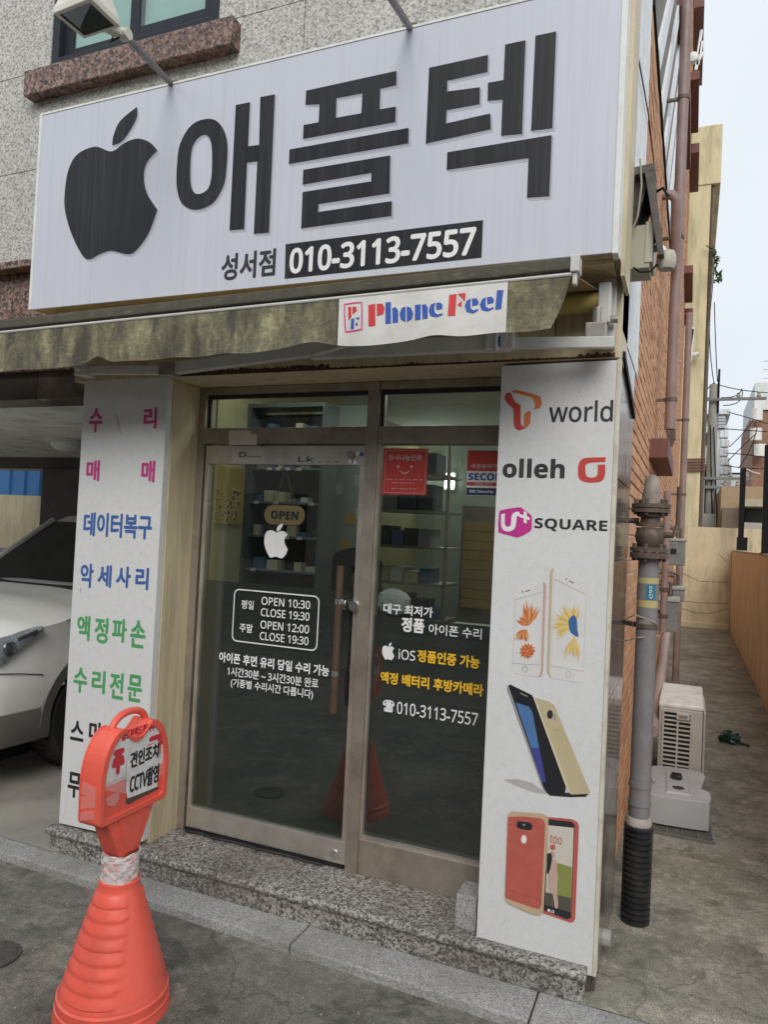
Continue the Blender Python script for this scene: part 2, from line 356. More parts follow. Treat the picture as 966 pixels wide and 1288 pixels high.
# ------------------------------------------------------------------ lettering
TXT = {}
TEXTS = ['(기종별 수리시간 다릅니다)', '**OPEN', '**SECOM', '**SQUARE', '**olleh', '010-3113-7557', '1588-3112', '1시간30분 ~ 3시간30분 완료', 'CCTV촬영', 'CLOSE 19:30', 'D.....', 'Gas', 'IBS Security', 'LG', 'Lk . . .', 'OPEN 10:30', 'OPEN 12:00', 'R', 'SAMSUNG', 'iOS', 'too', 'world', '···· ·· ···· ·· ··· ··', '☎', '견인조치', '금', '대구 최저가', '데이터복구', '리', '마', '매', '무', '문', '사', '성서점', '세', '세콤경비구역', '손', '수', '스', '아이폰 수리', '아이폰 후면 유리 당일 수리 가능', '악', '액', '액정 배터리 후방카메라', '전', '정', '정품', '정품인증 가능', '주', '주말', '천사나눔인증', '파', '평일', '협조부탁드립니다']
def sans(body):
    """Latin letters and digits from the plain sans alphabet; a leading ** asks for the bold one"""
    bold = body.startswith('**'); body = body[2:] if bold else body
    d0, u0, l0 = (0x1D7EC, 0x1D5D4, 0x1D5EE) if bold else (0x1D7E2, 0x1D5A0, 0x1D5BA)
    return ''.join(chr(d0+ord(c)-48) if c in '0123456789' else chr(u0+ord(c)-65) if 'A' <= c <= 'Z' else chr(l0+ord(c)-97) if 'a' <= c <= 'z' else c for c in body)
def preload(bodies):
    """all texts in one curve, one per line, cut apart again: much faster than one by one"""
    bodies = [sans(b) for b in bodies]
    c = bpy.data.curves.new('text', 'FONT'); c.body = '\n'.join(bodies); c.size = 1; c.resolution_u = 3; c.space_line = 4
    o = bpy.data.objects.new('text', c); me = o.to_mesh()
    co = [v.co.copy() for v in me.vertices]; row = [round(-(p.y - .35)/4) for p in co]
    for i, b in enumerate(bodies):
        idx = {k: n_ for n_, k in enumerate([k for k, r_ in enumerate(row) if r_ == i])}
        if not idx: continue
        xs = [co[k].x for k in idx]; ys = [co[k].y for k in idx]; x0, x1, y0, y1 = min(xs), max(xs), min(ys), max(ys)
        TXT[b] = ([((co[k].x-x0)/(x1-x0), (co[k].y-y0)/(y1-y0)) for k in idx], [tuple(idx[v] for v in p.vertices) for p in me.polygons if p.vertices[0] in idx])
    o.to_mesh_clear(); bpy.data.objects.remove(o); bpy.data.curves.remove(c)
def text_mesh(body):
    body = sans(body)
    if not TXT: preload(TEXTS)
    if body in TXT: return TXT[body]
    print('single text', body)
    c = bpy.data.curves.new('text', 'FONT'); c.body = body; c.size = 1; c.resolution_u = 3
    o = bpy.data.objects.new('text', c)
    me = o.to_mesh(); vs = [v.co.copy() for v in me.vertices]; fs = [tuple(p.vertices) for p in me.polygons]
    o.to_mesh_clear(); bpy.data.objects.remove(o); bpy.data.curves.remove(c)
    xs = [v.x for v in vs]; ys = [v.y for v in vs]
    x0, x1, y0, y1 = min(xs), max(xs), min(ys), max(ys)
    TXT[body] = ([((v.x-x0)/(x1-x0), (v.y-y0)/(y1-y0)) for v in vs], fs); return TXT[body]
def lettering(body, f, u0, u1, v0, v1, material, parent, bold=0.0, t=0.0, name='lettering'):
    """fit text in the box u0..u1, v0..v1 of a surface f(u,v,t); bold = stroke growth"""
    uv, fs = text_mesh(body); mb = MB(); k = 0
    sh = [(0, 0)] + ([(math.cos(a*PI/4)*bold, math.sin(a*PI/4)*bold) for a in range(8)] if bold else [])
    for i, (du, dv) in enumerate(sh):
        a0, a1, b0, b1 = u0+bold, u1-bold, v0+bold, v1-bold
        mb.add([f(a0+(a1-a0)*u+du, b0+(b1-b0)*v+dv, t + i*.00012) for u, v in uv], fs)
    return mb.build(name, material, parent, fix=False)
def FY(Y):            # a surface facing the street: u = x, v = z, t = distance proud of it
    return lambda u, v, t: (u, Y - t, v)
def textpx(body, Y, pl, pr_, pt, pb, material, parent, bold=0, t=.0006):
    return lettering(body, FY(Y), at(*pl, 1, Y).x, at(*pr_, 1, Y).x, at(*pb, 1, Y).z, at(*pt, 1, Y).z, material, parent, bold, t)
class Crop:
    def __init__(s, ox, oy, k): s.o = (ox, oy); s.k = k
    def __call__(s, p): return (s.o[0] + p[0]/s.k, s.o[1] + p[1]/s.k)
def plane_pts(pts, crop, Y): 
    r = []
    for p in pts:
        q = at(*(crop(p) if crop else p), 1, Y); r.append((q.x, q.z))
    return r
def decal(pts, crop, Y, material, parent, name, t=.0006, th=.0004, holes=None, sm=0, corners=()):
    lp = plane_pts(pts, crop, Y)
    if sm: lp = smoothloop(lp, sm, corners)
    loops = [lp] + [smoothloop(plane_pts(h, crop, Y), sm) if sm else plane_pts(h, crop, Y) for h in (holes or [])]
    return MB().prism(loops, FY(Y), t, t+th).build(name, material, parent)
def ellipse(cx, cy, a, b, n=20): return [(cx + a*math.cos(2*PI*i/n), cy + b*math.sin(2*PI*i/n)) for i in range(n)]
def shift(loop, dx, dz): return [(p[0]+dx, p[1]+dz) for p in loop]
APPLE = [(160,442),(215,458),(262,428),(305,415),(345,428),(370,455),(335,495),(324,545),(335,600),(370,655),(340,735),(300,790),(270,805),(215,793),(175,805),(140,822),(115,805),(80,735),(58,655),(58,590),(70,520),(100,468)]
LEAF = [(218,437),(222,405),(245,355),(301,308),(300,345),(270,400),(245,428)]

# ------------------------------------------------------------------ ground
YP, YD = 2.90, 3.17
def sheet(name, x0, x1, y0, y1, z, material, nx=1, ny=1, amp=0):
    mb = MB(); vs = []
    for j in range(ny+1):
        for i in range(nx+1):
            vs.append((x0+(x1-x0)*i/nx, y0+(y1-y0)*j/ny, z + (random.uniform(-amp, amp) if amp else 0)))
    mb.add(vs, [(j*(nx+1)+i, j*(nx+1)+i+1, (j+1)*(nx+1)+i+1, (j+1)*(nx+1)+i) for j in range(ny) for i in range(nx)])
    return tag(mb.build(name, material), kind='structure')
RZ = .040
sheet('road', -150, 150, -150, 220, RZ, ROAD)
sheet('alley_floor', -.40, .85, 2.860, 17.2, .082, ALLEY, 14, 120, .0022)
sheet('parking_floor', -14, -2.94, 2.855, 9.2, .084, PARKF)
kerb = empty('kerb', (-1.5, 2.78, 0)); tag(kerb, kind='structure')
kx = [-7.5, -6.5, -5.5, -4.45, -3.45, -2.46, -1.462, -.472, .53, 1.53, 2.53]
for a, b in zip(kx[:-1], kx[1:]):
    f = lambda x: 2.672 - (x+.46)*.024
    jz = random.uniform(-.002, .002)
    MB().hexa([(a+.003, f(a), -.05), (b-.003, f(b), -.05), (b-.003, 2.868, -.05), (a+.003, 2.868, -.05),
               (a+.003, f(a), .08+jz), (b-.003, f(b), .08+jz), (b-.003, 2.868, .08+jz), (a+.003, 2.868, .08+jz)]).build('kerb_stone', G_KERB, kerb, bevel=.008)
MHM = M('dark_cast_iron', (.07, .062, .055), .7, var=.3, scale=40, bmp=.5, bscale=70)
mh = empty('manhole_cover', (-2.56, 2.17, 0), 'round rusty iron manhole cover set in the asphalt', 'manhole')
mc = at(-9, 1203, 2, RZ)
ORG[mh.name] = Vector((mc.x, mc.y, RZ)); mh.location = (mc.x, mc.y, RZ)
MB().lathe([(.10, .002), (.10, .008), (.088, .009), (.086, .002)], (mc.x, mc.y, RZ), 32).build('rim', MHM, mh, smooth=True)
MB().lathe([(.084, .001), (.084, .005), (.0, .006)], (mc.x, mc.y, RZ), 32).build('lid', MHM, mh)

# ------------------------------------------------------------------ shop building
B = empty('shop_building', (-1.6, 3.4, 0), 'shop building with speckled grey stone front and orange brick side wall', 'building')
core = MB().box(-9, -.345, 3.262, 19, 2.85, 14).build('wall_core', MORTAR, B)
wx0, wx1 = at(63, 76, 1, 3.0).x, at(275, 20, 1, 3.0).x; wz0, wz1 = 4.33, 5.75
fac = MB().box(-9, wx0, 3.012, 3.26, 2.60, 12).box(wx1, -.28, 3.012, 3.26, 2.86, 12).box(wx0, wx1, 3.012, 3.26, 2.86, wz0-.05).box(wx0, wx1, 3.012, 3.26, wz1, 12).build('front_wall', MORTAR, B)
rows = [3.20, 3.757, 4.33, 4.90, 5.47, 6.04, 6.61, 7.18]
cols = [-7.4, -6.3, -5.2, -4.15, wx0, wx1, -1.75, -.98, -.282]
for r, (za, zb) in enumerate(zip(rows[:-1], rows[1:])):
    cs = list(cols)
    if zb <= wz0+.01: cs = [-7.4, -6.2, -5.1, -4.0, -2.9, -1.8, -.9, -.282]
    for a, b in zip(cs[:-1], cs[1:]):
        if a >= wx0-.01 and b <= wx1+.01 and zb > wz0+.02:
            if za >= wz1: pass
            elif zb > wz1: 
                za2 = wz1
                MB().box(a+.0015, b-.0015, 3.0, 3.012, za2, zb-.0015).build('stone_slab', G_WALL, fac, bevel=.0015, seg=1)
                continue
            else: continue
        MB().box(a+.0015, b-.0015, 3.0 + random.uniform(0, .0015), 3.012, za+.0015, zb-.0015).build('stone_slab', G_WALL, fac, bevel=.0015, seg=1)
# stone bands beside the sign
lb = MB().box(-9, -2.6, 2.90, 3.013, 3.155, 3.197).build('stone_ledge', G_RED, B, bevel=.006)
for a, b in ((-7.5, -6.2), (-6.2, -4.9), (-4.9, -3.62), (-3.62, -2.6)):
    MB().box(a+.002, b-.002, 2.985, 3.012, 2.66, 3.153).build('red_stone_slab', G_RED, fac, bevel=.002, seg=1)
    MB().box(a+.202, b+.198, 2.955, 3.012, 2.585, 2.655).build('red_stone_band', G_RED, fac, bevel=.004)
for a, b in ((-7.5, -6.0), (-6.0, -4.6), (-4.6, -3.39), (-3.39, -2.96)):
    MB().box(a+.002, b-.002, 2.985, 3.2, 2.432, 2.583).build('lintel_tile', BROWN_T if a < -3.5 else MARBLE, fac, bevel=.002, seg=1)
# upper window
s0, s1 = at(31, 90, 1, 2.93), at(293, 22, 1, 2.93)
sill = MB().box(s0.x, s1.x, 2.925, 3.012, at(31, 120, 1, 2.925).z, s0.z).build('window_sill', G_RED, B, bevel=.006)
WFR = M('dark_blue_frame', (.020, .025, .032), .5, var=.1, spec=.25)
win = MB().box(wx0, wx1, 3.20, 3.21, wz0-.05, wz1).build('window', DARK, B)
ww = wx1-wx0
for nm, (a, b, y0, y1, c, d) in {'frame_l': (wx0, wx0+.05, 3.006, 3.09, wz0-.05, wz1), 'frame_r': (wx1-.05, wx1, 3.006, 3.09, wz0-.05, wz1),
      'frame_b': (wx0+.05, wx1-.05, 3.006, 3.09, wz0-.05, wz0+.055), 'frame_t': (wx0+.05, wx1-.05, 3.006, 3.09, wz1-.05, wz1)}.items():
    MB().box(a, b, y0, y1, c, d).build('window_frame', WFR, win, bevel=.004)
xm = wx0 + ww*.5
for a, b, yy in ((wx0+.05, xm+.03, 3.052), (xm-.03, wx1-.05, 3.026)):
    mb = MB()
    mb.box(a, a+.06, yy, yy+.018, wz0+.055, wz1-.05).box(b-.06, b, yy, yy+.018, wz0+.055, wz1-.05).box(a+.06, b-.06, yy+.001, yy+.017, wz0+.055, wz0+.12)
    mb.build('sash', WFR, win)
    MB().box(a+.06, b-.06, yy+.006, yy+.010, wz0+.12, wz1-.05).build('pane', GLASS2, win)
BLIND = M('pale_curtain', (.60, .70, .68), .8, var=.1, scale=5)
MB().box(wx0+.05, wx1-.05, 3.075, 3.08, wz0+.056, wz1-.05).build('curtain', BLIND, win)

# entrance: pillars, jamb, lintel
MB().box(-2.95, -2.407, 2.942, 3.30, .2, 2.498).build('pillar', BEIGE, B, bevel=.004)
MB().box(-.735, -.290, 2.942, 3.72, .082, 2.498).build('pillar', MARBLE, B)
lint = MB().box(-3.02, -.272, 2.895, 3.20, 2.50, 2.85).build('lintel', BEIGE, B, bevel=.003)
mbr = MB(); n = 300
vs = []
for i in range(n+1):
    x = -2.40 + 2.11*i/n
    u_ = i/n; k = (.010 + .010*random.random())*(1 if u_ < .42 else .25) + .004*random.random()**3
    if .60 < u_ < .64 or u_ > .93: k += .010*random.random()
    vs += [(x, 2.8935, 2.502), (x, 2.8935, 2.505 + k*1.3)]
mbr.add(vs, [(2*i, 2*i+2, 2*i+3, 2*i+1) for i in range(n)]).build('rust_streak', RUST, lint)
for x in (-2.2, -1.2, -.52):
    MB().box(x-.002, x+.002, 2.8936, 2.8945, 2.56, 2.80).build('seam', RUST, lint)
# marble facing and white paint on the alley corner
zs = [.082, .60, 1.17, 1.72, 2.05, 2.62]
for a, b in zip(zs[:-1], zs[1:]):
    MB().box(-.290, -.275 + random.uniform(-.001, .001), 2.952, 3.70, a+.0015, b-.0015).build('marble_slab', MARBLE, B, bevel=.002, seg=1)
MB().box(-.345, -.272, 2.953, 3.83, 2.622, 12).build('corner_paint', P_WHITE, B)
MB().box(-.345, -.300, 3.70, 3.83, 2.05, 2.62).build('grey_corner_strip', M('grey_plaster', (.36, .33, .32), .7), B)
bd = MB().bar((-.268, 3.0, 2.535), (-.268, 3.66, 2.40), .012, .030).build('flashing_strip', BLACKM, B)
# step
st = MB().box(-2.96, -.31, 2.874, 3.35, .06, .158).build('step', G_STEP, B)
for a, b in ((-2.985, -1.63), (-1.627, -.30)):
    mb = MB()
    prof = [(3.34, .1585), (2.872, .1585)] + [(2.872 - .027*math.sin(t*PI/8), .1795 - .021*math.cos(t*PI/8)) for t in range(1, 8)] + [(2.872, .2005), (3.34, .2005)]
    mb.prism(prof, lambda u, v, t: (t, u, v), a, b).build('tread_slab', G_STEP, st)
for a, b in ((-2.975, -2.05), (-2.047, -1.1), (-1.097, -.305)):
    MB().box(a, b, 2.866, 2.873, .078, .157).build('riser_slab', G_STEP, st)
gb = MB().box(-.83, -.742, 2.925, 3.06, .2006, .335)
single(gb, 'granite_block', G_KERB, 'small rough granite block on the step beside the white panel', 'stone block', bevel=.006)

# brick side wall
bw = MB().box(-.345, -.322, 3.70, 19, .05, 12.5).build('brick_wall', MORTAR, B)
BL, BH, XF, JT = .203, .073, -.311, .014
me_brick = None; cand = []
rest = MB()
for r in range(int((12.3-.09)/BH)):
    z = .09 + r*BH; off = (BL/2 if r % 2 else 0)
    y = 3.704 - off
    while y < 18.9:
        y0, y1 = max(y, 3.703), y + BL - JT
        if y1 - y0 > .03:
            jut = random.uniform(-.002, .002)
            if y0 < 5.02 and z < 3.15 and abs(y1-y0-(BL-JT)) < .002: cand.append((y0, z, jut))
            elif not (4.4 < y0 and y1 < 10.8 and 4.95 < z < 9.3 and (z-4.95) < 8): 
                rest.add([(-.323, y0, z), (XF+jut, y0, z), (XF+jut, y1, z), (-.323, y1, z), (-.323, y0, z+BH-JT), (XF+jut, y0, z+BH-JT), (XF+jut, y1, z+BH-JT), (-.323, y1, z+BH-JT)],
                         [(0,1,5,4), (1,2,6,5), (2,3,7,6), (4,5,6,7), (3,2,1,0)])
        y += BL
cand.sort(key=lambda c: c[0])
for y0, z, jut in cand[:298]:
    if me_brick is None:
        mb = MB().box(-.012, 0, 0, BL-JT, 0, BH-JT)
        tmp = mb.build('brick', BRICK, bw, bevel=.0015, seg=1); me_brick = tmp.data; o = tmp
    else: o = link('brick', me_brick, BRICK, bw)
    o.location = Vector((XF+jut, y0, z))
for y0, z, jut in cand[298:]:
    rest.box(-.323, XF+jut, y0, y0+BL-JT, z, z+BH-JT)
tag(rest.build('brick_courses', BRICK, bw, fix=False), kind='stuff')
# stair opening with white diagonal slats
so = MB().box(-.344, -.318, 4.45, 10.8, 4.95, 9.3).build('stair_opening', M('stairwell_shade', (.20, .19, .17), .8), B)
MB().bar((-.312, 4.4, 4.935), (-.312, 10.9, 4.935), .03, .035).build('opening_sill', BLACKM, so)
WSL = M('white_slat_paint', (.74, .76, .77), .45, var=.05)
for i in range(9):
    c0 = 4.6 + i*.62 - 2.2
    # slat along (0,1,1): starts at the sill or the near edge
    y0 = max(c0, 4.47); z0 = 4.96 + (y0 - c0)
    y1 = min(10.7, y0 + (9.25 - z0)); z1 = z0 + (y1-y0)
    if y1 - y0 < .2: continue
    mb = MB()
    for k in range(4):
        o_ = k*.062
        mb.hexa([
            (-.317, y0+o_, z0), (-.296, y0+o_, z0), (-.296, y0+o_+.054, z0), (-.317, y0+o_+.054, z0),
            (-.317, y1+o_, z1), (-.296, y1+o_, z1), (-.296, y1+o_+.054, z1), (-.317, y1+o_+.054, z1)])
    mb.build('slat', WSL, so)
# red-brown ledges and window canopies
def ledge(px, top, bot, right_px, ln, ymax=18.3):
    p = at(px, bot, 0, -.31); y = min(p.y, ymax)
    z1 = at(px, top, 1, y).z; z0 = at(px, bot, 1, y).z; x1 = at(right_px, bot, 1, y).x
    MB().box(-.33, x1, y, min(y+ln, 18.9), z0, z1).build('window_ledge', REDBROWN, B, bevel=.008)
ledge(817, 551, 576, 841, 1.6)
ledge(853, -30, 8, 868, 1.2); ledge(862, 112, 128, 869, 2.2); ledge(869, 90, 101, 880, 2.0, 15)
ledge(874, -40, 10, 886, 3.0, 16.5); ledge(868, 181, 193, 880, 2.2, 17); ledge(861, 334, 344, 872, 2.0, 17); ledge(862, 388, 396, 872, 2.5, 18)
# far window guard: white slanted slats
for k in range(4):
    a = at(862+k*1.6, 455-k*8, 0, -.27); a.y = 16.2 + k*.4
    b0 = at(861+k*2.5, 462-k*2, 1, 16.5); b1 = at(870+k*1.0, 418-k*2, 1, 16.5)
    MB().bar(b0, b1, .05, .03).build('guard_slat', WSL, B)
for k in range(3):
    b0 = at(876+k*2, 88-k*6, 1, 16.6); b1 = at(883+k*.8, 38+k*14, 1, 16.6)
    MB().bar(b0, b1, .06, .04).build('guard_slat', WSL, B)
# small bulkhead lamp on the brick wall
p = at(872, 70, 1, 9.5); MB().lathe([(.0, 0), (.06, .01), (.075, .05), (.05, .1), (0, .12)], (p.x, 9.5, p.z), 14, axis=1).build('wall_lamp', W_FRAME, B, smooth=True)

# ------------------------------------------------------------------ glazed entrance (parts of the building)
GX = [-2.405, -1.432, -1.372, -.60]           # frame left, mullion, right edge (behind panel)
ent = MB()
ent.box(-2.406, -2.365, YD-.02, YD+.07, .2006, 2.498)
ent.box(-1.432, -1.372, YD-.03, YD+.07, .2006, 2.498)
ent.box(-2.365, -1.432, YD-.02, YD+.07, 2.462, 2.498); ent.box(-1.372, -.6, YD-.02, YD+.07, 2.462, 2.498)
ent.box(-2.365, -1.432, YD-.022, YD+.07, 2.205, 2.285); ent.box(-1.372, -.6, YD-.022, YD+.07, 2.205, 2.285)
ent.box(-1.372, -.6, YD-.018, YD+.06, .2006, .36)
entf = ent.build('entrance_frame', STEEL_D, B, bevel=.003)
for a, b, c, d in ((-2.365, -1.432, 2.285, 2.462), (-1.372, -.6, 2.285, 2.462)):
    MB().box(a, b, YD+.02, YD+.026, c, d).build('transom_pane', GLASS, entf)
    MB().box(a, b, YD+.005, YD+.02, d-.02, d).box(a, a+.012, YD+.005, YD+.02, c, d-.02).build('glazing_bead', RUBBER, entf)
MB().box(-1.372, -.6, YD+.01, YD+.016, .36, 2.205).build('fixed_pane', GLASS, entf)
MB().box(-1.366, -.6, YD+.019, YD+.0195, .365, 1.395).build('window_film', FILM, entf)
MB().box(-1.372, -1.358, YD-.012, YD+.01, .36, 2.205).box(-1.358, -.6, YD-.012, YD+.01, .36, .375).build('glazing_bead', STEEL, entf)
# door leaf
door = MB()
DX0, DX1, DZ0, DZ1 = -2.355, -1.440, .222, 2.196
door.box(DX0, DX1, YD-.012, YD+.028, DZ0, DZ0+.105); door.box(DX0, DX1, YD-.012, YD+.028, DZ1-.095, DZ1)
door.box(DX0, DX0+.022, YD-.010, YD+.026, DZ0+.105, DZ1-.095); door.box(DX1-.024, DX1, YD-.010, YD+.026, DZ0+.105, DZ1-.095)
dr = door.build('door', STEEL, B, bevel=.003)
MB().box(DX0+.022, DX1-.024, YD+.004, YD+.014, DZ0+.105, DZ1-.095).build('door_pane', GLASS, dr)
MB().box(DX0+.024, DX1-.026, YD+.017, YD+.0175, DZ0+.108, 1.495).build('window_film', FILM, dr)
MB().lathe([(0, 0), (.020, .001), (.022, .008), (.014, .012), (0, .013)], (DX1-.055, YD-.026, DZ0+.045), 20, axis=1).build('floor_lock', CHROME, dr, smooth=True)
MB().box(-2.36, -1.45, YD-.01, YD+.02, .2008, .217).build('threshold_gap', DARK, entf)
MB().tube([(-2.34 + .088*i, YD-.035+.008*math.sin(i*2.1), .2085+.004*abs(math.sin(i*1.7))) for i in range(10)], .0055, 6).build('floor_cable', BLACKP, entf, smooth=True)
# door handle rods
for yy, h0, h1, x in ((YD-.075, at(418, 896, 1, YD-.075).z, at(431, 712, 1, YD-.075).z, at(424, 803, 1, YD-.075).x), (YD+.09, .895, 1.58, at(424, 803, 1, YD-.075).x)):
    hd = MB().tube([(x, yy, h0), (x, yy, h1)], .0175, 14).build('handle', WOOD, dr, smooth=True)
    for z in (1.12, 1.455):
        MB().tube([(x, yy, z-.012), (x, yy, z+.012)], .0185, 14).tube([(x, yy, z), (x, YD+.006, z)], .008, 8).build('ferrule', CHROME, hd, smooth=True)
hl = at(447, 762, 1, YD-.02)
lk = MB().lathe([(0, 0), (.024, 0), (.026, .012), (.016, .016), (.012, .03), (0, .031)], (hl.x, YD-.045, hl.z), 20, axis=1).build('door_lock', CHROME, dr, smooth=True)
MB().box(hl.x-.075, hl.x+.06, YD-.022, YD-.0125, hl.z-.022, hl.z+.022).lathe([(0, 0), (.024, 0), (.024, .012), (0, .014)], (hl.x-.075, YD-.03, hl.z+.004), 16, axis=1).build('lock_plate', CHROME, lk, bevel=.003)
p = at(442, 572, 1, YD-.02)
cl_ = MB().lathe([(0, 0), (.018, 0), (.018, .02), (0, .022)], (p.x, YD-.034, p.z), 16, axis=1).build('top_lock', M('aged_knob', (.25, .24, .22), .4, metal=.5), dr, smooth=True)
for i, (dx, dz) in enumerate(((.03, .006), (.05, .004), (-.004, -.032), (.012, -.034))):
    MB().box(p.x+dx-.012, p.x+dx+.012, YD-.0130, YD-.0124, p.z+dz-.009, p.z+dz+.009).build('sticker_scrap', INK_W if i != 1 else INK_B, dr)
cp = Crop(200, 420, 5.857)
decal([(540,838),(775,838),(772,952),(540,955)], cp, YD-.012, M('pale_sticker', (.50, .46, .42), .5, var=.1, scale=20), dr, 'worn_sticker')
decal([(512,712),(672,712),(680,738),(722,742),(720,818),(514,818)], cp, YD-.022, M('cream_sticker', (.66, .62, .52), .5), entf, 'paper_sticker')
textpx('D.....', YD-.0126, cp((590,890)), cp((745,905)), cp((590,870)), cp((590,908)), INK_K, dr, .0007)
textpx('Lk . . .', YD-.0126, (375, 578), (425, 579), (376, 574), (376, 581), INK_K, dr, .0003)

# ------------------------------------------------------------------ lettering on the glass
gl = Crop(210, 700, 2.2465); YG = YD + .004; YF = YD + .010
door_txt = [('평일', (210,135), (245,138), (212,122), (212,147), 0), ('OPEN 10:30', (267,125), (405,132), (268,113), (268,136), 0), ('CLOSE 19:30', (265,158), (403,165), (266,145), (266,168), 0),
    ('주말', (205,200), (242,204), (207,188), (207,213), 0), ('OPEN 12:00', (264,192), (402,200), (265,180), (265,203), 0), ('CLOSE 19:30', (262,225), (400,235), (263,212), (263,235), 0),
    ('아이폰 후면 유리 당일 수리 가능', (147,285), (459,320), (150,268), (150,298), .0016), ('1시간30분 ~ 3시간30분 완료', (170,325), (428,355), (172,310), (172,336), 0), ('(기종별 수리시간 다릅니다)', (180,357), (413,388), (182,343), (182,371), 0)]
for b_, l, r, t, bt, bo in door_txt:
    textpx(b_, YG, gl(l), gl(r), gl(t), gl(bt), INK_W, dr, bo or .0007)
def rrect(x0, x1, z0, z1, r, n=5):
    out = []
    for cx, cz, a0 in ((x1-r, z1-r, 0), (x0+r, z1-r, PI/2), (x0+r, z0+r, PI), (x1-r, z0+r, 3*PI/2)):
        out += [(cx + r*math.cos(a0 + PI/2*i/n), cz + r*math.sin(a0 + PI/2*i/n)) for i in range(n+1)]
    return out
a, b = at(*gl((186, 165)), 1, YG), at(*gl((428, 188)), 1, YG); zt = at(*gl((300, 100)), 1, YG).z; zb = at(*gl((300, 253)), 1, YG).z
MB().prism([rrect(a.x, b.x, zb, zt, .03), rrect(a.x+.006, b.x-.006, zb+.006, zt-.006, .025)], FY(YG), .0003, .0008).build('sticker_border', INK_W, dr)
pane_txt = [('대구 최저가', (612,145), (752,155), (612,131), (612,160), .0012, INK_W), ('정품', (663,190), (728,200), (665,170), (665,212), .0026, INK_W), ('아이폰 수리', (740,205), (890,220), (740,189), (740,219), .0006, INK_W),
    ('iOS', (655,275), (702,278), (657,261), (657,290), .0004, INK_W), ('정품인증 가능', (708,280), (885,300), (708,262), (708,297), .002, INK_Y), ('액정 배터리 후방카메라', (603,340), (895,380), (603,323), (603,357), .002, INK_Y),
    ('☎', (610,420), (643,424), (612,403), (612,437), .0022, INK_W), ('010-3113-7557', (650,428), (879,460), (650,409), (650,444), .0006, INK_W)]
for b_, l, r, t, bt, bo, mt in pane_txt:
    textpx(b_, YF, gl(l), gl(r), gl(t), gl(bt), mt, entf, bo)
cA = Crop(60, 20, 2.683); YS = 2.62
ap = smoothloop(plane_pts(APPLE, cA, YS), 5, (5, 9)); lf = smoothloop(plane_pts(LEAF, cA, YS), 4, (0, 3))
ax0, ax1 = min(p[0] for p in ap), max(p[0] for p in ap); az0, az1 = min(p[1] for p in ap), max(p[1] for p in lf)
def apple(Y, px0, px1, pt, pb, material, parent, t=.0004):
    x0, x1 = at(*px0, 1, Y).x, at(*px1, 1, Y).x; z0, z1 = at(*pb, 1, Y).z, at(*pt, 1, Y).z
    g = lambda l: [(x0 + (p[0]-ax0)/(ax1-ax0)*(x1-x0), z0 + (p[1]-az0)/(az1-az0)*(z1-z0)) for p in l]
    MB().prism([g(ap)], FY(Y), t, t+.0004).prism([g(lf)], FY(Y), t, t+.0004).build('fruit_logo', material, parent)
apple(YF, gl((608,270)), gl((643,272)), gl((625,242)), gl((625,292)), INK_W, entf)
apple(YG, (332, 685), (362, 688), (351, 658), (348, 702), INK_W, dr)
# wooden OPEN plaque
op = empty('open_plaque', (-1.95, YD-.03, 1.9), 'round-ended wooden OPEN plaque hanging inside the glass door', 'sign')
co = Crop(220, 560, 3.715); YO = YD + .03
a, b = at(*co((420, 322)), 1, YO), at(*co((607, 330)), 1, YO); zt, zb = at(*co((515, 281)), 1, YO).z, at(*co((515, 372)), 1, YO).z
PLQ = M('plaque_wood', (.36, .23, .10), .6, var=.1)
MB().prism([rrect(a.x, b.x, zb, zt, (zt-zb)/2-.001, 8)], FY(YO), 0, .006).build('board', PLQ, op)
textpx('**OPEN', YO-.006, co((448,325)), co((577,332)), co((455,305)), co((455,345)), INK_K, op, .0015)
tp = at(*co((515, 112)), 1, YO+.004); 
for q in ((465, 280), (566, 290)):
    e = at(*co(q), 1, YO+.004); MB().tube([tp, e], .0018, 5).build('cord', M('cord', (.16, .12, .08), .8), op)

# stickers on the fixed pane
cs_ = Crop(470, 560, 5.682); YK = YD - .0005
st1 = decal([(75,22),(393,25),(375,357),(58,350)], cs_, YF, INK_R, None, 'notice_sticker'); 
tag(st1, 'red square notice with a white smiling face stuck on the glass', 'sticker')
SOFTP = ink('pale_red_print', (.66, .50, .48))
fr_o = [(90,36),(381,39),(364,345),(72,338)]; fr_i = [(92,38),(379,41),(362,343),(74,336)]
decal(fr_o, cs_, YF, SOFTP, st1, 'print_border', t=.0013, th=.0002, holes=[fr_i])
textpx('천사나눔인증', YF, cs_((106,90)), cs_((347,92)), cs_((108,68)), cs_((108,108)), SOFTP, st1, .0006, t=.0014)
for q in ((175,152), (270,153)): decal(ellipse(*q, 9, 10, 12), cs_, YF, SOFTP, st1, 'print_dot', t=.0013)
sm_o = [(187+i*7, 180+18*math.sin(PI*i/10)) for i in range(11)]; sm_i = [(257-i*7, 180+18*math.sin(PI*i/10)+9-abs(i-5)*.8) for i in range(11)]
decal(sm_o + sm_i, cs_, YF, SOFTP, st1, 'print_smile', t=.0013)
for yy, x0, x1 in ((243, 90, 350), (268, 140, 290), (310, 130, 300)):
    textpx('···· ·· ···· ·· ··· ··', YF, cs_((x0,yy)), cs_((x1,yy)), cs_((x0,yy-5)), cs_((x0,yy+4)), SOFTP, st1, .0003, t=.0014)
st2 = decal([(675,35),(905,38),(895,362),(663,358)], cs_, YF, INK_W, None, 'security_sticker'); tag(st2, 'red white and navy SECOM security sticker partly hidden behind the panel', 'sticker')
decal([(676,37),(905,40),(900,188),(668,183)], cs_, YF, INK_R, st2, 'red_band', t=.0013)
decal([(667,262),(897,268),(896,292),(665,288)], cs_, YF, INK_R, st2, 'red_band', t=.0013)
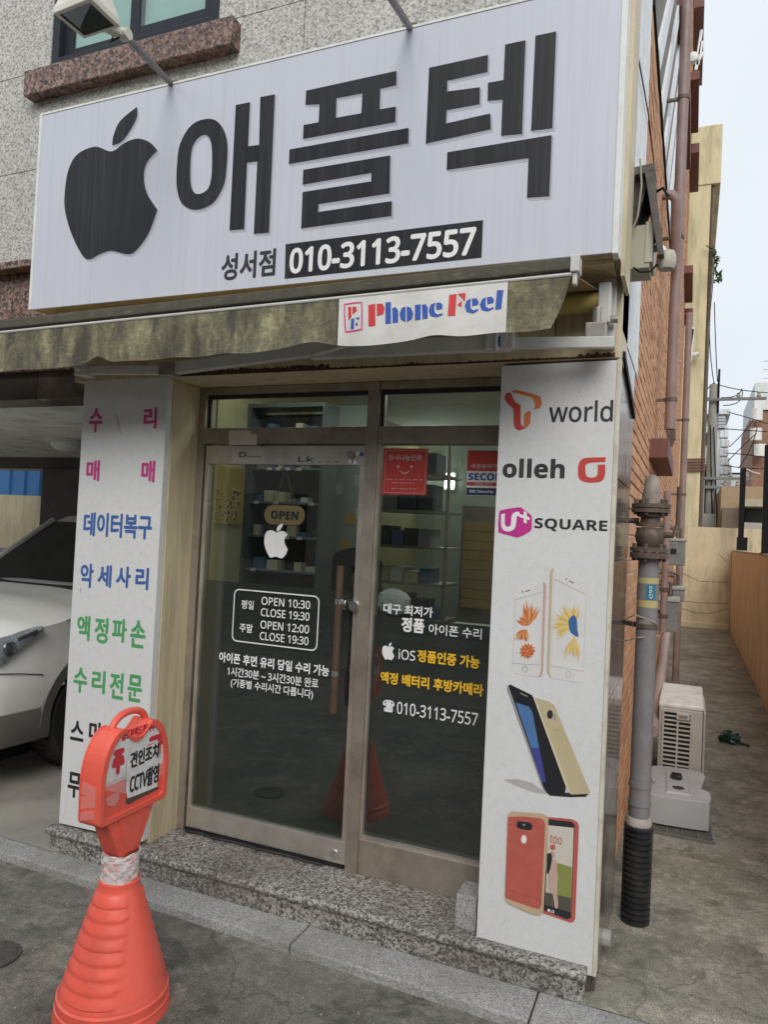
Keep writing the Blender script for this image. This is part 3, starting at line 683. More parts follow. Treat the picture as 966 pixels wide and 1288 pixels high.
decal([(666,303),(897,308),(895,360),(664,356)], cs_, YF, ink('navy_print', (.02, .035, .11)), st2, 'navy_band', t=.0013)
textpx('세콤경비구역', YF, cs_((695,150)), cs_((925,156)), cs_((697,133)), cs_((697,165)), SOFTP, st2, .0005, t=.002)
textpx('**SECOM', YF, cs_((678,222)), cs_((935,228)), cs_((680,198)), cs_((680,250)), ink('secom_blue', (.03, .09, .33)), st2, .001, t=.002)
textpx('1588-3112', YF, cs_((725,278)), cs_((850,280)), cs_((727,268)), cs_((727,287)), SOFTP, st2, .0004, t=.002)
textpx('IBS Security', YF, cs_((685,330)), cs_((860,345)), cs_((687,318)), cs_((687,343)), INK_W, st2, .0005, t=.002)

# ------------------------------------------------------------------ shop sign
S = empty('shop_sign', (-1.66, 2.75, 2.8), 'large white sign box with black fruit logo, big Korean letters and phone number', 'sign')
SX0, SX1, SZ0, SZ1 = -3.055, -.279, 2.803, 3.777
MB().box(SX0, SX1, YS, YS+.012, SZ0, SZ1).build('face', W_SIGN, S, bevel=.002)
MB().box(SX0+.004, SX1+.010, YS+.013, 2.89, SZ0+.004, SZ1-.004).build('case', BEIGE_D, S)
fr = MB()
fr.box(SX0-.006, SX0+.010, YS-.004, YS+.05, SZ0, SZ1).box(SX0-.006, SX1+.012, YS-.003, YS+.05, SZ1, SZ1+.010)
fr.box(SX1-.008, SX1+.012, YS-.004, YS+.06, SZ0-.004, SZ1); fr.box(SX1+.012, SX1+.014, YS+.06, 2.95, SZ0, SZ1)
fr.build('frame', W_FRAME, S, bevel=.002)
MB().box(SX0+.10, SX1-.01, YS+.07, 2.88, SZ0-.012, SZ0+.003).build('bottom_panel', BEIGE, S)
MB().box(SX1+.0142, SX1+.028, YS+.10, 2.951, SZ0-.05, SZ1+1.2).build('end_post', BEIGE, S)
cB = Crop(340, 20, 2.542)
glyphs = [('fruit_logo', [ap], 0), ('fruit_leaf', [lf], 0)]
def G(name, pts, crop, holes=(), sm=0):
    l = plane_pts(pts, crop, YS); hs_ = [plane_pts(h, crop, YS) for h in holes]
    if sm: l = smoothloop(l, sm); hs_ = [smoothloop(h, sm) for h in hs_]
    glyphs.append((name, [l] + hs_, 0))
G('letter_stroke', [(545,348),(585,370),(606,430),(603,520),(593,575),(557,633),(500,655),(455,635),(436,580),(437,500),(448,430),(487,368)], cA,
  [[(535,402),(552,430),(555,490),(552,550),(538,588),(505,602),(485,580),(481,520),(487,450),(507,414)]], 4)
G('letter_stroke', [(635,302),(683,292),(676,441),(714,436),(718,275),(767,266),(747,732),(696,736),(708,491),(673,496),(663,720),(614,724)], cA)
G('letter_stroke', [(115,240),(404,177),(403,222),(352,234),(350,300),(402,291),(400,340),(105,394),(107,350),(155,341),(158,283),(113,285)], cB, [[(212,264),(295,248),(292,312),(210,327)]])
G('letter_stroke', [(62,428),(443,359),(442,408),(60,474)], cB)
G('letter_stroke', [(106,493),(384,447),(382,568),(155,602),(153,628),(389,593),(388,640),(99,680),(104,564),(323,530),(325,502),(104,540)], cB)
G('letter_stroke', [(509,167),(697,126),(696,180),(567,208),(566,243),(671,229),(670,283),(565,302),(562,345),(704,313),(706,363),(498,409)], cB)
G('letter_stroke', [(752,93),(817,79),(806,378),(739,384),(744,268),(696,272),(697,215),(747,206)], cB)
G('letter_stroke', [(849,65),(915,51),(903,360),(835,368)], cB)
G('letter_stroke', [(567,437),(901,382),(893,577),(822,582),(827,455),(565,493)], cB)
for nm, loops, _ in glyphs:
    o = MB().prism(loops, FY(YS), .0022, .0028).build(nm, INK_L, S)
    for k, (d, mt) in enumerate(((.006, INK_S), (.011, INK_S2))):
        MB().prism([shift(l, d, -d) for l in loops], FY(YS), .0012 - k*.0007, .0017 - k*.0007).build('printed_drop_shadow', mt, o)  # drop shadow of the lettering, printed on the face as offset grey copies
plate = decal([(49,730),(681,653),(676,773),(46,841)], cB, YS, INK_L, S, 'number_plate', t=.0006)
textpx('010-3113-7557', YS, cB((62,785)), cB((658,715)), cB((66,744)), cB((64,826)), INK_W, plate, .0042, t=.0014)
textpx('성서점', YS, cA((586,850)), cA((769,830)), cA((600,804)), cA((600,894)), INK_K, S, .0032, t=.0006)

# sign lamps
def lamp_arm(name, base, tip, label):
    L = empty(name, base, label, 'lamp')
    MB().tube([base, tip], .013, 10).build('arm', M('galvanised_arm', (.22, .21, .20), .45, metal=.5, var=.2, scale=14, stain=(.12, .05, .03), stain_amt=.6, stain_scale=9), L, smooth=True)
    MB().box(base[0]-.03, base[0]+.03, base[1]-.01, base[1]+.05, base[2]-.012, base[2]+.012).build('clamp', IRON, L)
    return L
YL = 2.08
tip = at(157, 44, 2, 3.66); b0 = at(216, 107, 1, 2.635)
FL = lamp_arm('sign_floodlight', (b0.x, 2.635, 3.79), tip, 'cream floodlight on a grey arm reaching out above the sign')
lampc = M('cream_lamp_paint', (.68, .66, .58), .45, var=.06, stain=(.35, .28, .18), stain_amt=.4, stain_scale=12)
q = [at(66, 17, 2, 3.65), at(105, 49, 2, 3.652), at(151, 34, 2, 3.652), at(113, -2, 2, 3.65)]   # rim of the housing, looking down at the sign
cen = sum(q, Vector())/4; nrm = (q[1]-q[0]).cross(q[3]-q[0]).normalized()
if nrm.z > 0: nrm = -nrm
mb = MB(); rim = q; inner = [cen + (p-cen)*.82 for p in q]; back_ = [cen + (p-cen)*.72 - nrm*.10 for p in q]; back2 = [cen + (p-cen)*.40 - nrm*.14 for p in q]
out = [p - nrm*.022 for p in q]
mb.add(rim + inner + out + back_ + back2, [(0,1,5,4),(1,2,6,5),(2,3,7,6),(3,0,4,7)] + [(i, (i+1)%4, 8+(i+1)%4, 8+i) for i in range(4)] + [(8+i, 8+(i+1)%4, 12+(i+1)%4, 12+i) for i in range(4)] + [(12+i, 12+(i+1)%4, 16+(i+1)%4, 16+i) for i in range(4)] + [(16,17,18,19)])
mb.build('housing', lampc, FL, bevel=.004)
MB().add([p - nrm*.006 for p in inner], [(0,1,2,3)]).build('lens', glassmat('lamp_glass', (.62, .66, .64), 1), FL, fix=False)
refl = [cen + (p-cen)*.55 - nrm*.06 for p in q]
MB().add([p - nrm*.007 for p in inner] + refl, [(0,1,5,4),(1,2,6,5),(2,3,7,6),(3,0,4,7),(4,5,6,7)]).build('reflector', M('grey_reflector', (.34, .37, .35), .35, metal=.1), FL)
mid = (q[1]+q[2])/2
MB().bar(mid - nrm*.03, tip, .035, .03).lathe([(0, -.02), (.022, -.02), (.022, .02), (0, .02)], tuple(tip), 12, axis=0).build('bracket', lampc, FL, bevel=.003)
MB().tube([tip + Vector((-.01, -.01, -.01)), tip + Vector((-.03, -.03, -.035)), tip + Vector((-.05, -.02, -.03)), tip + Vector((-.06, 0, .01))], .003, 6).build('cable', BLACKM, FL)
b1 = at(516, 36, 1, 2.635); t1 = at(492, -2, 1, 2.2)
lamp_arm('sign_lamp_arm', (b1.x, 2.635, 3.79), t1 + (t1 - Vector((b1.x, 2.635, 3.79)))*.5, 'bare grey lamp arm rising from the top edge of the sign')

# ------------------------------------------------------------------ awning
A = empty('awning', (-1.8, 2.6, 2.6), 'folded mouldy cloth awning with white folding arms above the door', 'awning')
YB = 2.45
def zb_(x): return 2.626 + (x + 3.04)*.0135
xb0, xb1 = -4.9, -.398
bar_ = MB()
for y0, y1, d0, d1 in ((YB-.02, YB+.035, .028, .070),):
    bar_.hexa([(xb0, y0, zb_(xb0)+d0), (xb1, y0, zb_(xb1)+d0), (xb1, y1, zb_(xb1)+d0), (xb0, y1, zb_(xb0)+d0), (xb0, y0, zb_(xb0)+d1), (xb1, y0, zb_(xb1)+d1), (xb1, y1, zb_(xb1)+d1), (xb0, y1, zb_(xb0)+d1)])
fbar = bar_.build('front_bar', BARM, A, bevel=.006)
MB().tube([(xb0, YB-.012, zb_(xb0)+.012), (xb1+.006, YB-.012, zb_(xb1)+.012)], .007, 8).build('valance_rail', BARW, fbar, smooth=True)
MB().box(xb1+.0005, xb1+.03, YB-.024, YB+.04, zb_(xb1)+.018, zb_(xb1)+.074).box(xb1+.008, xb1+.022, YB-.014, YB+.014, zb_(xb1)-.022, zb_(xb1)+.018).build('end_cap', BARW, fbar, bevel=.004)
def drop(x):
    d = .178 + .005*math.sin(x*4.2+1) + .002*math.sin(x*23+1)
    for c, a, w in ((-2.42, .035, .055), (-1.36, .030, .10), (-.86, .012, .07), (-4.0, .03, .08)):
        d -= a*math.exp(-((x-c)/w)**2)
    if x > -.62: d += .0
    return d
def vw(x, s): return YB - .014 + s*(.006*math.sin(x*9) + .003*math.sin(x*27+2)) + .010*s*s*math.sin(x*5)
def valance(x0, x1, n, m, off, zoff, sh=0.0, th=.0012):
    mb = MB(); g = []
    for i in range(n+1):
        x = x0 + (x1-x0)*i/n
        for j in range(m+1):
            s = j/m; g.append((x - (.055*s**1.6*max(0, 1-(x1-x)/.22) if sh else 0), vw(x, s) - off, zb_(x) + .006 - drop(x)*s*(1 if zoff is None else zoff)))
    mb.add(g, [(i*(m+1)+j, (i+1)*(m+1)+j, (i+1)*(m+1)+j+1, i*(m+1)+j+1) for i in range(n) for j in range(m)])
    return mb
val = valance(xb0, xb1, 260, 10, 0, None, 1).build('valance', MOLD, A, smooth=True)
va = MB()
# printed banner sewn on the valance
bx0, bx1 = at(428, 400, 1, YB).x, at(640, 370, 1, YB).x
ban = valance(bx0, bx1, 60, 10, .003, 1.0).build('banner', BANNER, A, smooth=True)
cF = Crop(420, 340, 4.2); 
fb = lambda u, v, t: (u, vw(u, max(0, (zb_(u)+.006-v)/drop(u))) - .004 - t, v)
def bprint(pts, mt, sm=0, name='print_mark', holes=()):
    l = plane_pts(pts, cF, YB-.015); hs_ = [plane_pts(h, cF, YB-.015) for h in holes]
    if sm: l = smoothloop(l, sm); hs_ = [smoothloop(h, sm) for h in hs_]
    MB().prism([l]+hs_, fb, 0, .0006).build(name, mt, ban)
RB, BB = ink('banner_red', (.62, .045, .05)), ink('banner_blue', (.035, .10, .42))
bprint([(183,184),(220,178),(219,292),(182,296)], RB); bprint([(228,178),(258,177),(270,200),(262,232),(228,242)], RB, 0)
bprint([(274,172),(303,168),(302,280),(273,284)], BB); bprint([(310,200),(330,196),(341,215),(340,274),(312,279)], BB)
bprint([(380,193),(360,200),(348,230),(355,262),(378,272)], BB); bprint([(386,192),(408,198),(420,228),(412,258),(386,272)], BB)
bprint([(430,185),(460,180),(459,260),(429,264)], BB); bprint([(467,184),(486,180),(498,198),(497,254),(470,258)], BB)
bprint([(538,173),(515,182),(503,212),(512,242),(545,250),(577,238),(577,228),(550,236),(535,225),(532,200)], BB); bprint([(542,174),(566,172),(577,186),(575,205),(545,212)], BB)
bprint([(612,132),(650,126),(643,240),(604,243)], RB); bprint([(656,126),(697,121),(695,165)], RB); bprint([(655,183),(679,162),(676,196)], RB)
bprint([(727,150),(705,160),(693,190),(703,220),(735,228),(763,212),(763,203),(740,212),(724,202),(722,175)], BB); bprint([(731,151),(755,148),(766,165),(763,182),(732,190)], BB)
bprint([(806,143),(785,153),(772,182),(782,210),(815,217),(845,203),(846,194),(820,203),(804,192),(802,168)], BB); bprint([(811,143),(836,140),(847,155),(845,172),(812,180)], BB)
bprint([(864,107),(897,105),(886,204),(854,208)], BB)
pk = ink('banner_pink', (.66, .05, .24))
o_ = [(54,190),(70,176),(138,168),(151,180),(148,300),(138,314),(68,326),(56,315)]; i_ = [(60,194),(72,182),(136,174),(145,184),(142,296),(134,307),(70,319),(62,310)]
bprint(o_, pk, 3, holes=[i_])
bprint([(75,194),(92,192),(92,245),(76,265)], RB); bprint([(98,192),(118,192),(122,212),(98,232)], RB); bprint([(90,258),(106,252),(102,308),(86,310)], BB); bprint([(112,250),(133,247),(131,262)], BB); bprint([(110,285),(124,272),(124,292)], BB)
# canopy cloth, roller, arms
MB().hexa([(xb0, YB+.03, 2.655), (-.415, YB+.03, 2.702), (-.345, 2.80, 2.729), (xb0, 2.80, 2.71), (xb0, YB+.03, 2.658), (-.415, YB+.03, 2.705), (-.345, 2.80, 2.732), (xb0, 2.80, 2.713)]).build('canopy', CANVAS, A)
MB().tube([(xb0, 2.80, 2.672), (-.345, 2.80, 2.690)], .036, 20).build('roller', ROLLC, A, smooth=True)
MB().tube([(-.345, 2.80, 2.690), (-.318, 2.80, 2.690)], .02, 12).build('roller_pin', STEEL_D, A, smooth=True)
brk = MB().box(-.335, -.290, 2.83, 2.893, 2.53, 2.79).box(-.345, -.300, 2.76, 2.83, 2.60, 2.75).build('shoulder_bracket', BARW, A, bevel=.006)
MB().tube([(-.345, 2.775, 2.53), (-.345, 2.775, 2.66)], .022, 12).box(-.385, -.31, 2.745, 2.80, 2.535, 2.60).tube([(-.30, 2.80, 2.62), (-.275, 2.80, 2.62)], .014, 10).build('shoulder_joint', M('worn_metal', (.30, .28, .25), .45, metal=.5, var=.25, scale=20), brk, bevel=.004)
ha, hb = at(772, 431, 1, 2.76), at(640, 432, 1, 2.74); e1 = at(392, 446, 1, 2.66)
arm = MB().bar(ha, hb, .03, .042).build('folding_arm', BARW, A, bevel=.004)
MB().bar((hb.x+.01, 2.742, hb.z+.004), (e1.x, 2.66, e1.z+.01), .04, .062).build('fore_arm', BARW, arm, bevel=.006)
j = at(632, 430, 1, 2.735)
MB().box(j.x-.055, j.x+.03, 2.695, 2.765, j.z-.034, j.z+.036).tube([(j.x-.015, 2.70, j.z-.045), (j.x-.015, 2.70, j.z+.05)], .012, 10).box(j.x+.031, j.x+.05, 2.70, 2.76, j.z-.03, j.z+.03).build('elbow', BARW, arm, bevel=.005)
p = at(626, 429, 1, 2.694); MB().box(p.x-.012, p.x+.012, 2.6935, 2.6945, p.z-.02, p.z+.02).build('blue_tab', ink('blue_tab', (.02, .22, .42)), arm)
textpx('R', 2.6935, (624, 430), (629, 430), (624, 424), (624, 434), INK_K, arm, .0004)
e2 = at(484, 413, 1, YB+.04)
MB().bar(e1 + Vector((0, 0, .015)), e2, .03, .05).build('fore_arm', BARW, arm, bevel=.005)
l0, l1, l2 = at(112, 466, 1, 2.76), at(212, 466, 1, 2.74), at(400, 436, 1, 2.66)
arm2 = MB().bar(l0, l1, .03, .04).build('folding_arm', BARW, A, bevel=.004)
MB().box(l1.x-.03, l1.x+.05, 2.70, 2.77, l1.z-.03, l1.z+.03).build('elbow', M('worn_metal2', (.30, .28, .25), .45, metal=.5, var=.25, scale=20), arm2, bevel=.005)
MB().bar(l1 + Vector((.04, 0, .008)), l2 + Vector((0, 0, -.01)), .04, .055).build('fore_arm', BARW, arm2, bevel=.005)
MB().box(l0.x-.06, l0.x+.01, 2.72, 2.80, l0.z-.03, l0.z+.035).tube([(l0.x-.03, 2.70, l0.z), (l0.x-.03, 2.73, l0.z)], .014, 10).build('shoulder_joint', BARW, arm2, bevel=.006)

# ------------------------------------------------------------------ white panels on the pillars
PL = empty('lettered_panel', (-2.68, 2.92, .2), 'tall white panel with pink, blue, green and black Korean words', 'sign panel')
lp = MB().hexa([(-2.955, YP, .208), (-2.412, YP, .225), (-2.412, YP+.04, .225), (-2.955, YP+.04, .208), (-2.955, YP, 2.503), (-2.412, YP, 2.500), (-2.412, YP+.04, 2.5), (-2.955, YP+.04, 2.503)]).build('board', W_PANEL, PL, bevel=.002)
c3 = Crop(0, 440, 2.8)
def ptext(body, x0, x1, y0, y1, mt, bold=.0038):
    xm_ = (x0+x1)/2; ym = (y0+y1)/2
    textpx(body, YP, c3((x0, ym)), c3((x1, ym)), c3((xm_, y0)), c3((xm_, y1)), mt, PL, bold)
ptext('수', 313, 360, 205, 292, INK_PINK); ptext('리', 505, 552, 202, 278, INK_PINK); ptext('매', 303, 350, 388, 462, INK_PINK); ptext('매', 497, 545, 390, 467, INK_PINK)
ptext('데이터복구', 293, 535, 576, 662, INK_B, .0036)
for ch, x0, x1, y0, y1 in (('악', 282, 328, 752, 838), ('세', 343, 392, 757, 836), ('사', 408, 460, 762, 838), ('리', 476, 523, 766, 845)): ptext(ch, x0, x1, y0, y1, INK_B, .0036)
for ch, x0, x1, y0, y1 in (('액', 270, 316, 935, 1024), ('정', 332, 380, 942, 1034), ('파', 394, 446, 946, 1030), ('손', 458, 512, 952, 1050)): ptext(ch, x0, x1, y0, y1, INK_G, .0036)
for ch, x0, x1, y0, y1 in (('수', 258, 306, 1118, 1208), ('리', 322, 370, 1128, 1210), ('전', 386, 434, 1136, 1230), ('문', 448, 500, 1144, 1240)): ptext(ch, x0, x1, y0, y1, INK_G, .0036)
c9 = Crop(60, 870, 5.15)
for ch, x0, x1, y0, y1 in (('스', 145, 232, 188, 318), ('마', 265, 355, 195, 335), ('무', 128, 215, 522, 688)):
    textpx(ch, YP, c9((x0, 260 if ch != '무' else 600)), c9((x1, 260 if ch != '무' else 600)), c9(((x0+x1)/2, y0)), c9(((x0+x1)/2, y1)), INK_K, PL, .0036)
# scratches on the panel
for pts in ([(405,225),(412,232),(418,258),(426,295),(424,296),(414,262),(408,236)], [(278,845),(284,836),(287,848),(282,858)], [(495,712),(499,716),(497,722)]):
    decal(pts, c3, YP, M('scuff', (.44, .44, .43), .7), PL, 'scuff_mark')

PR = empty('logo_panel', (-.50, 2.92, .2), 'tall white panel with carrier logos and pictures of mobile phones', 'sign panel')
MB().hexa([(-.731, YP, .165), (-.282, YP, .168), (-.282, YP+.04, .168), (-.731, YP+.04, .165), (-.731, YP, 2.488), (-.282, YP, 2.492), (-.282, YP+.04, 2.492), (-.731, YP+.04, 2.488)]).build('board', W_PANEL, PR, bevel=.002)
MB().box(-.2815, -.268, YP-.003, YP+.05, .17, 2.495).build('edge_trim', M('cream_trim', (.62, .58, .47), .5, stain=(.3, .24, .15), stain_amt=.5, stain_scale=15), PR, bevel=.002)
cT = Crop(620, 480, 5.682)
D = lambda pts, mt, crop, name='print_mark', t=.0006, sm=0, holes=None, corners=(): decal(pts, crop, YP, mt, PR, name, t, .0004, holes, sm, corners)
D([(88,100),(105,80),(130,82),(140,105),(160,145),(195,165),(200,200),(200,290),(215,320),(240,328),(190,348),(160,330),(150,290),(150,210),(140,185),(110,160),(88,130)], INK_R, cT, 'carrier_logo', sm=3)
D([(130,75),(165,57),(320,98),(345,118),(350,150),(340,185),(275,207),(300,195),(300,150),(285,120),(255,105)], INK_O, cT, 'carrier_logo', sm=2, corners=(0,1,6))
D([(225,235),(245,215),(272,210),(268,300),(245,325),(222,320)], INK_O, cT, 'carrier_logo')
textpx('world', YP, cT((402,240)), cT((860,235)), cT((735,134)), cT((735,288)), INK_K, PR, .0012)
textpx('**olleh', YP, cT((70,640)), cT((515,640)), cT((200,550)), cT((200,688)), M('grey_black_print', (.035, .035, .038), .45, var=.6, scale=14), PR, .0015)
D([(610,650),(615,590),(640,553),(690,543),(810,540),(805,575),(720,578),(670,590),(663,625),(668,668),(690,685),(730,683),(750,660),(752,595),(805,592),(803,670),(780,710),(730,722),(660,718),(620,695)], INK_R, cT, 'carrier_logo', sm=3, corners=(4,5,13,14))
D([(45,945),(65,918),(190,898),(215,910),(275,955),(280,990),(278,1050),(260,1075),(185,1112),(150,1108),(50,1080),(40,1055)], INK_M, cT, 'carrier_logo', sm=3)
D([(60,948),(88,942),(86,1015),(105,1038),(130,1025),(135,960),(155,935),(190,930),(190,960),(172,965),(165,1030),(140,1065),(95,1070),(62,1040)], INK_W, cT, t=.0014, sm=2, corners=(0,1))
D([(222,925),(245,935),(243,1015),(222,1008)], INK_W, cT, t=.0014); D([(190,945),(265,970),(265,992),(190,967)], INK_W, cT, t=.0019)
textpx('**SQUARE', YP, cT((298,1025)), cT((820,1040)), cT((560,983)), cT((560,1074)), INK_K, PR, .0004)
# printed phones
c6 = Crop(625, 700, 7.43); PH_W = ink('phone_white', (.66, .645, .625)); ROSE = ink('rose_edge', (.52, .35, .31)); GOLD = ink('gold_print', (.50, .42, .26)); GREYL = ink('grey_line', (.30, .29, .28))
D([(175,400),(185,310),(430,232),(460,260),(458,300),(432,1060),(420,1110),(385,1128),(165,1092),(148,1050),(150,1000)], PH_W, c6, 'printed_phone', t=.0006, sm=0)
D([(430,235),(452,244),(463,275),(434,1070),(420,1112),(385,1128),(400,1110),(414,1060),(438,300)], ROSE, c6, t=.0012)
def outline(pts, w, crop, mt, t=.0017):
    l = plane_pts(pts, crop, YP); c = (sum(p[0] for p in l)/len(l), sum(p[1] for p in l)/len(l))
    i_ = []
    for p in l:
        d = Vector((c[0]-p[0], c[1]-p[1])); d.normalize(); i_.append((p[0]+d.x*w, p[1]+d.y*w))
    MB().prism([l, i_], FY(YP), t, t+.0002).build('print_line', mt, PR)
outline([(175,400),(432,328),(402,1015),(150,998)], .0011, c6, GREYL)
outline([(264-28,1050),(264,1016),(292,1050),(264,1084)], .001, c6, GREYL)
D([(500,140),(520,112),(560,105),(840,245),(846,350),(815,1140),(790,1178),(520,1140),(480,1100),(474,1040)], PH_W, c6, 'printed_phone', t=.0006)
D([(500,140),(520,112),(540,108),(524,160),(494,1060),(500,1105),(525,1142),(480,1100),(470,1060)], GOLD, c6, t=.0012)
outline([(540,208),(838,355),(812,1075),(508,1020)], .0011, c6, GREYL); outline(ellipse(670, 1102, 27, 33, 14), .0009, c6, GREYL); outline(ellipse(264, 1050, 25, 33, 14), .0009, c6, GREYL, .0019)
for q in ((245,330), (652,210)): D(ellipse(*q, 6, 8, 8), INK_K, c6, t=.0013)
D([(270,322),(312,312),(312,319),(270,329)], INK_K, c6, t=.0013); D([(678,224),(720,243),(720,251),(678,232)], INK_K, c6, t=.0013)
def plume(center, spans, cols, crop, t0):
    for i, (a, r0, r1, w) in enumerate(spans):
        ca, sa = math.cos(a), -math.sin(a)
        p = [(center[0]+ca*r0, center[1]+sa*r0), (center[0]+ca*(r0*.5+r1*.5) - sa*w, center[1]+sa*(r0*.5+r1*.5) + ca*w), (center[0]+ca*r1, center[1]+sa*r1), (center[0]+ca*(r0*.5+r1*.5) + sa*w, center[1]+sa*(r0*.5+r1*.5) - ca*w)]
        D(p, cols[i % len(cols)], crop, 'print_plume', t=t0 + .00002*i)
OR1, OR2, OR3 = ink('plume_orange', (.58, .20, .06)), ink('plume_tan', (.60, .36, .16)), ink('plume_red', (.50, .10, .045))
plume((300, 650), [(1.0 + i*.115 + random.uniform(-.04, .04), 10, random.uniform(180, 265) if i < 9 else random.uniform(90, 130), 13) for i in range(17)], [OR1, OR2, OR1, OR3], c6, .0013)
plume((285, 680), [(PI + .35 + i*.16, 5, random.uniform(100, 160), 15) for i in range(9)], [OR1, OR3, OR2], c6, .0020)
plume((290, 880), [(i*.48, 5, random.uniform(65, 85), 20) for i in range(13)], [OR3, OR1], c6, .0027)
YE1, YE2 = ink('plume_yellow', (.66, .43, .09)), ink('plume_cream', (.68, .56, .29))
plume((715, 640), [(1.15 + i*.13 + random.uniform(-.03, .03), 20, random.uniform(150, 215), 14) for i in range(22)], [YE1, YE2, YE2, YE1], c6, .0013)
plume((735, 740), [(PI + 1.0 + i*.12, 10, random.uniform(180, 260), 15) for i in range(8)], [YE1, YE2], c6, .0020)
D([(690,570),(725,545),(750,590),(755,680),(765,750),(710,720),(685,690),(672,605)], ink('plume_blue', (.04, .13, .30)), c6, t=.0028, sm=2)
c7 = Crop(625, 850, 7.43)
D([(60,968),(200,965),(330,1000),(430,1070),(460,1108),(330,1085),(160,1020)], ink('print_grey_shadow', (.42, .41, .38)), c7, t=.0003)  # grey shadow under the phones, drawn as part of the print
D([(455,1085),(860,1100),(835,1130),(690,1134),(500,1120)], INK_K, c7, t=.0006)
D([(95,120),(105,90),(130,82),(330,180),(350,210),(650,1000),(640,1095),(500,1108),(455,1090),(430,1050)], ink('phone_black', (.02, .02, .024), .3), c7, 'printed_phone', t=.0011)
D([(95,120),(105,92),(112,95),(440,1045),(470,1090),(455,1090),(430,1050)], ink('phone_rim', (.28, .28, .29)), c7, t=.0017)
BL1, BL2 = ink('screen_blue', (.07, .17, .36)), ink('screen_violet', (.055, .06, .27))
D([(178,248),(305,290),(335,340),(398,670),(322,670)], BL1, c7, t=.0017); D([(322,670),(398,670),(460,985),(425,995)], BL2, c7, t=.0017)
D([(345,205),(365,205),(490,240),(540,275),(870,1075),(868,1100),(700,1108),(665,1080)], GOLD, c7, 'printed_phone', t=.0023)
D([(345,205),(362,206),(690,1085),(700,1106),(665,1080)], ink('gold_light', (.62, .55, .40)), c7, t=.0028)
D(ellipse(500, 360, 28, 42, 16), INK_K, c7, t=.0028); D(ellipse(545, 385, 12, 32, 10), GREYL, c7, t=.0028)
D([(220,155),(290,188),(290,197),(220,165)], GREYL, c7, t=.0017)
textpx('SAMSUNG', YP, c7((528,495)), c7((588,500)), c7((530,486)), c7((530,508)), ink('gold_dark', (.38, .31, .18)), PR, 0, t=.0030)
c8 = Crop(625, 1010, 7.43); CASE = M('case_red', (.46, .105, .08), .5, var=.12, scale=20); CG = ink('case_gold', (.52, .38, .25))
D([(475,130),(700,150),(755,175),(770,215),(735,1080),(720,1108),(690,1118),(430,1030),(450,950)], CASE, c8, 'printed_phone', t=.0006)
D([(480,150),(700,175),(730,205),(695,1070),(660,1088),(440,1000)], INK_K, c8, t=.0012)
D([(480,205),(722,232),(693,1020),(455,950)], ink('screen_cream', (.58, .54, .46)), c8, t=.0018)
D([(545,555),(600,565),(705,600),(697,890),(560,850)], ink('field_green', (.24, .26, .07)), c8, t=.0024); D([(462,830),(697,885),(693,1018),(456,948)], ink('field_dark', (.09, .085, .06)), c8, t=.0029)
D([(500,545),(535,525),(560,560),(575,700),(565,830),(575,900),(572,975),(545,970),(525,840),(500,830),(480,760)], ink('pink_dress', (.52, .36, .30)), c8, t=.0034, sm=2)
D([(475,470),(512,462),(520,520),(505,600),(490,650),(470,660)], INK_K, c8, t=.0038); D(ellipse(522, 480, 20, 32, 12), ink('skin_print', (.50, .30, .22)), c8, t=.0037)
D(ellipse(525, 410, 26, 26, 14), CASE, c8, t=.0034); textpx('too', YP, c8((500,330)), c8((612,335)), c8((520,290)), c8((520,370)), CASE, PR, 0, t=.0034)
textpx('LG', YP, c8((500,1000)), c8((540,1005)), c8((502,990)), c8((502,1018)), INK_W, PR, .0004, t=.0034); D(ellipse(487, 998, 11, 14, 12), INK_W, c8, t=.0034)
D([(105,130),(115,95),(145,75),(430,95),(470,115),(487,150),(440,985),(425,1030),(395,1046),(320,1030),(105,935),(80,895),(78,860)], CG, c8, 'printed_phone', t=.0042)
D([(108,125),(250,122),(415,138),(445,160),(457,200),(420,950),(410,975),(390,985),(330,970),(85,885),(80,840),(90,600)], CASE, c8, t=.0047)
D([(190,195),(195,172),(210,166),(310,178),(335,205),(330,240),(310,250),(215,235),(192,220)], INK_K, c8, t=.0052, sm=2); D(ellipse(258, 200, 12, 9, 10), GREYL, c8, t=.0056)
D(ellipse(257, 335, 29, 44, 18), CG, c8, t=.0051); D(ellipse(256, 336, 22, 36, 18), INK_W, c8, t=.0055)
for pts in ([(95,190),(450,225),(450,228),(95,193)], [(85,800),(420,905),(420,909),(85,804)]): D(pts, ink('stitch', (.36, .08, .06)), c8, t=.0052)

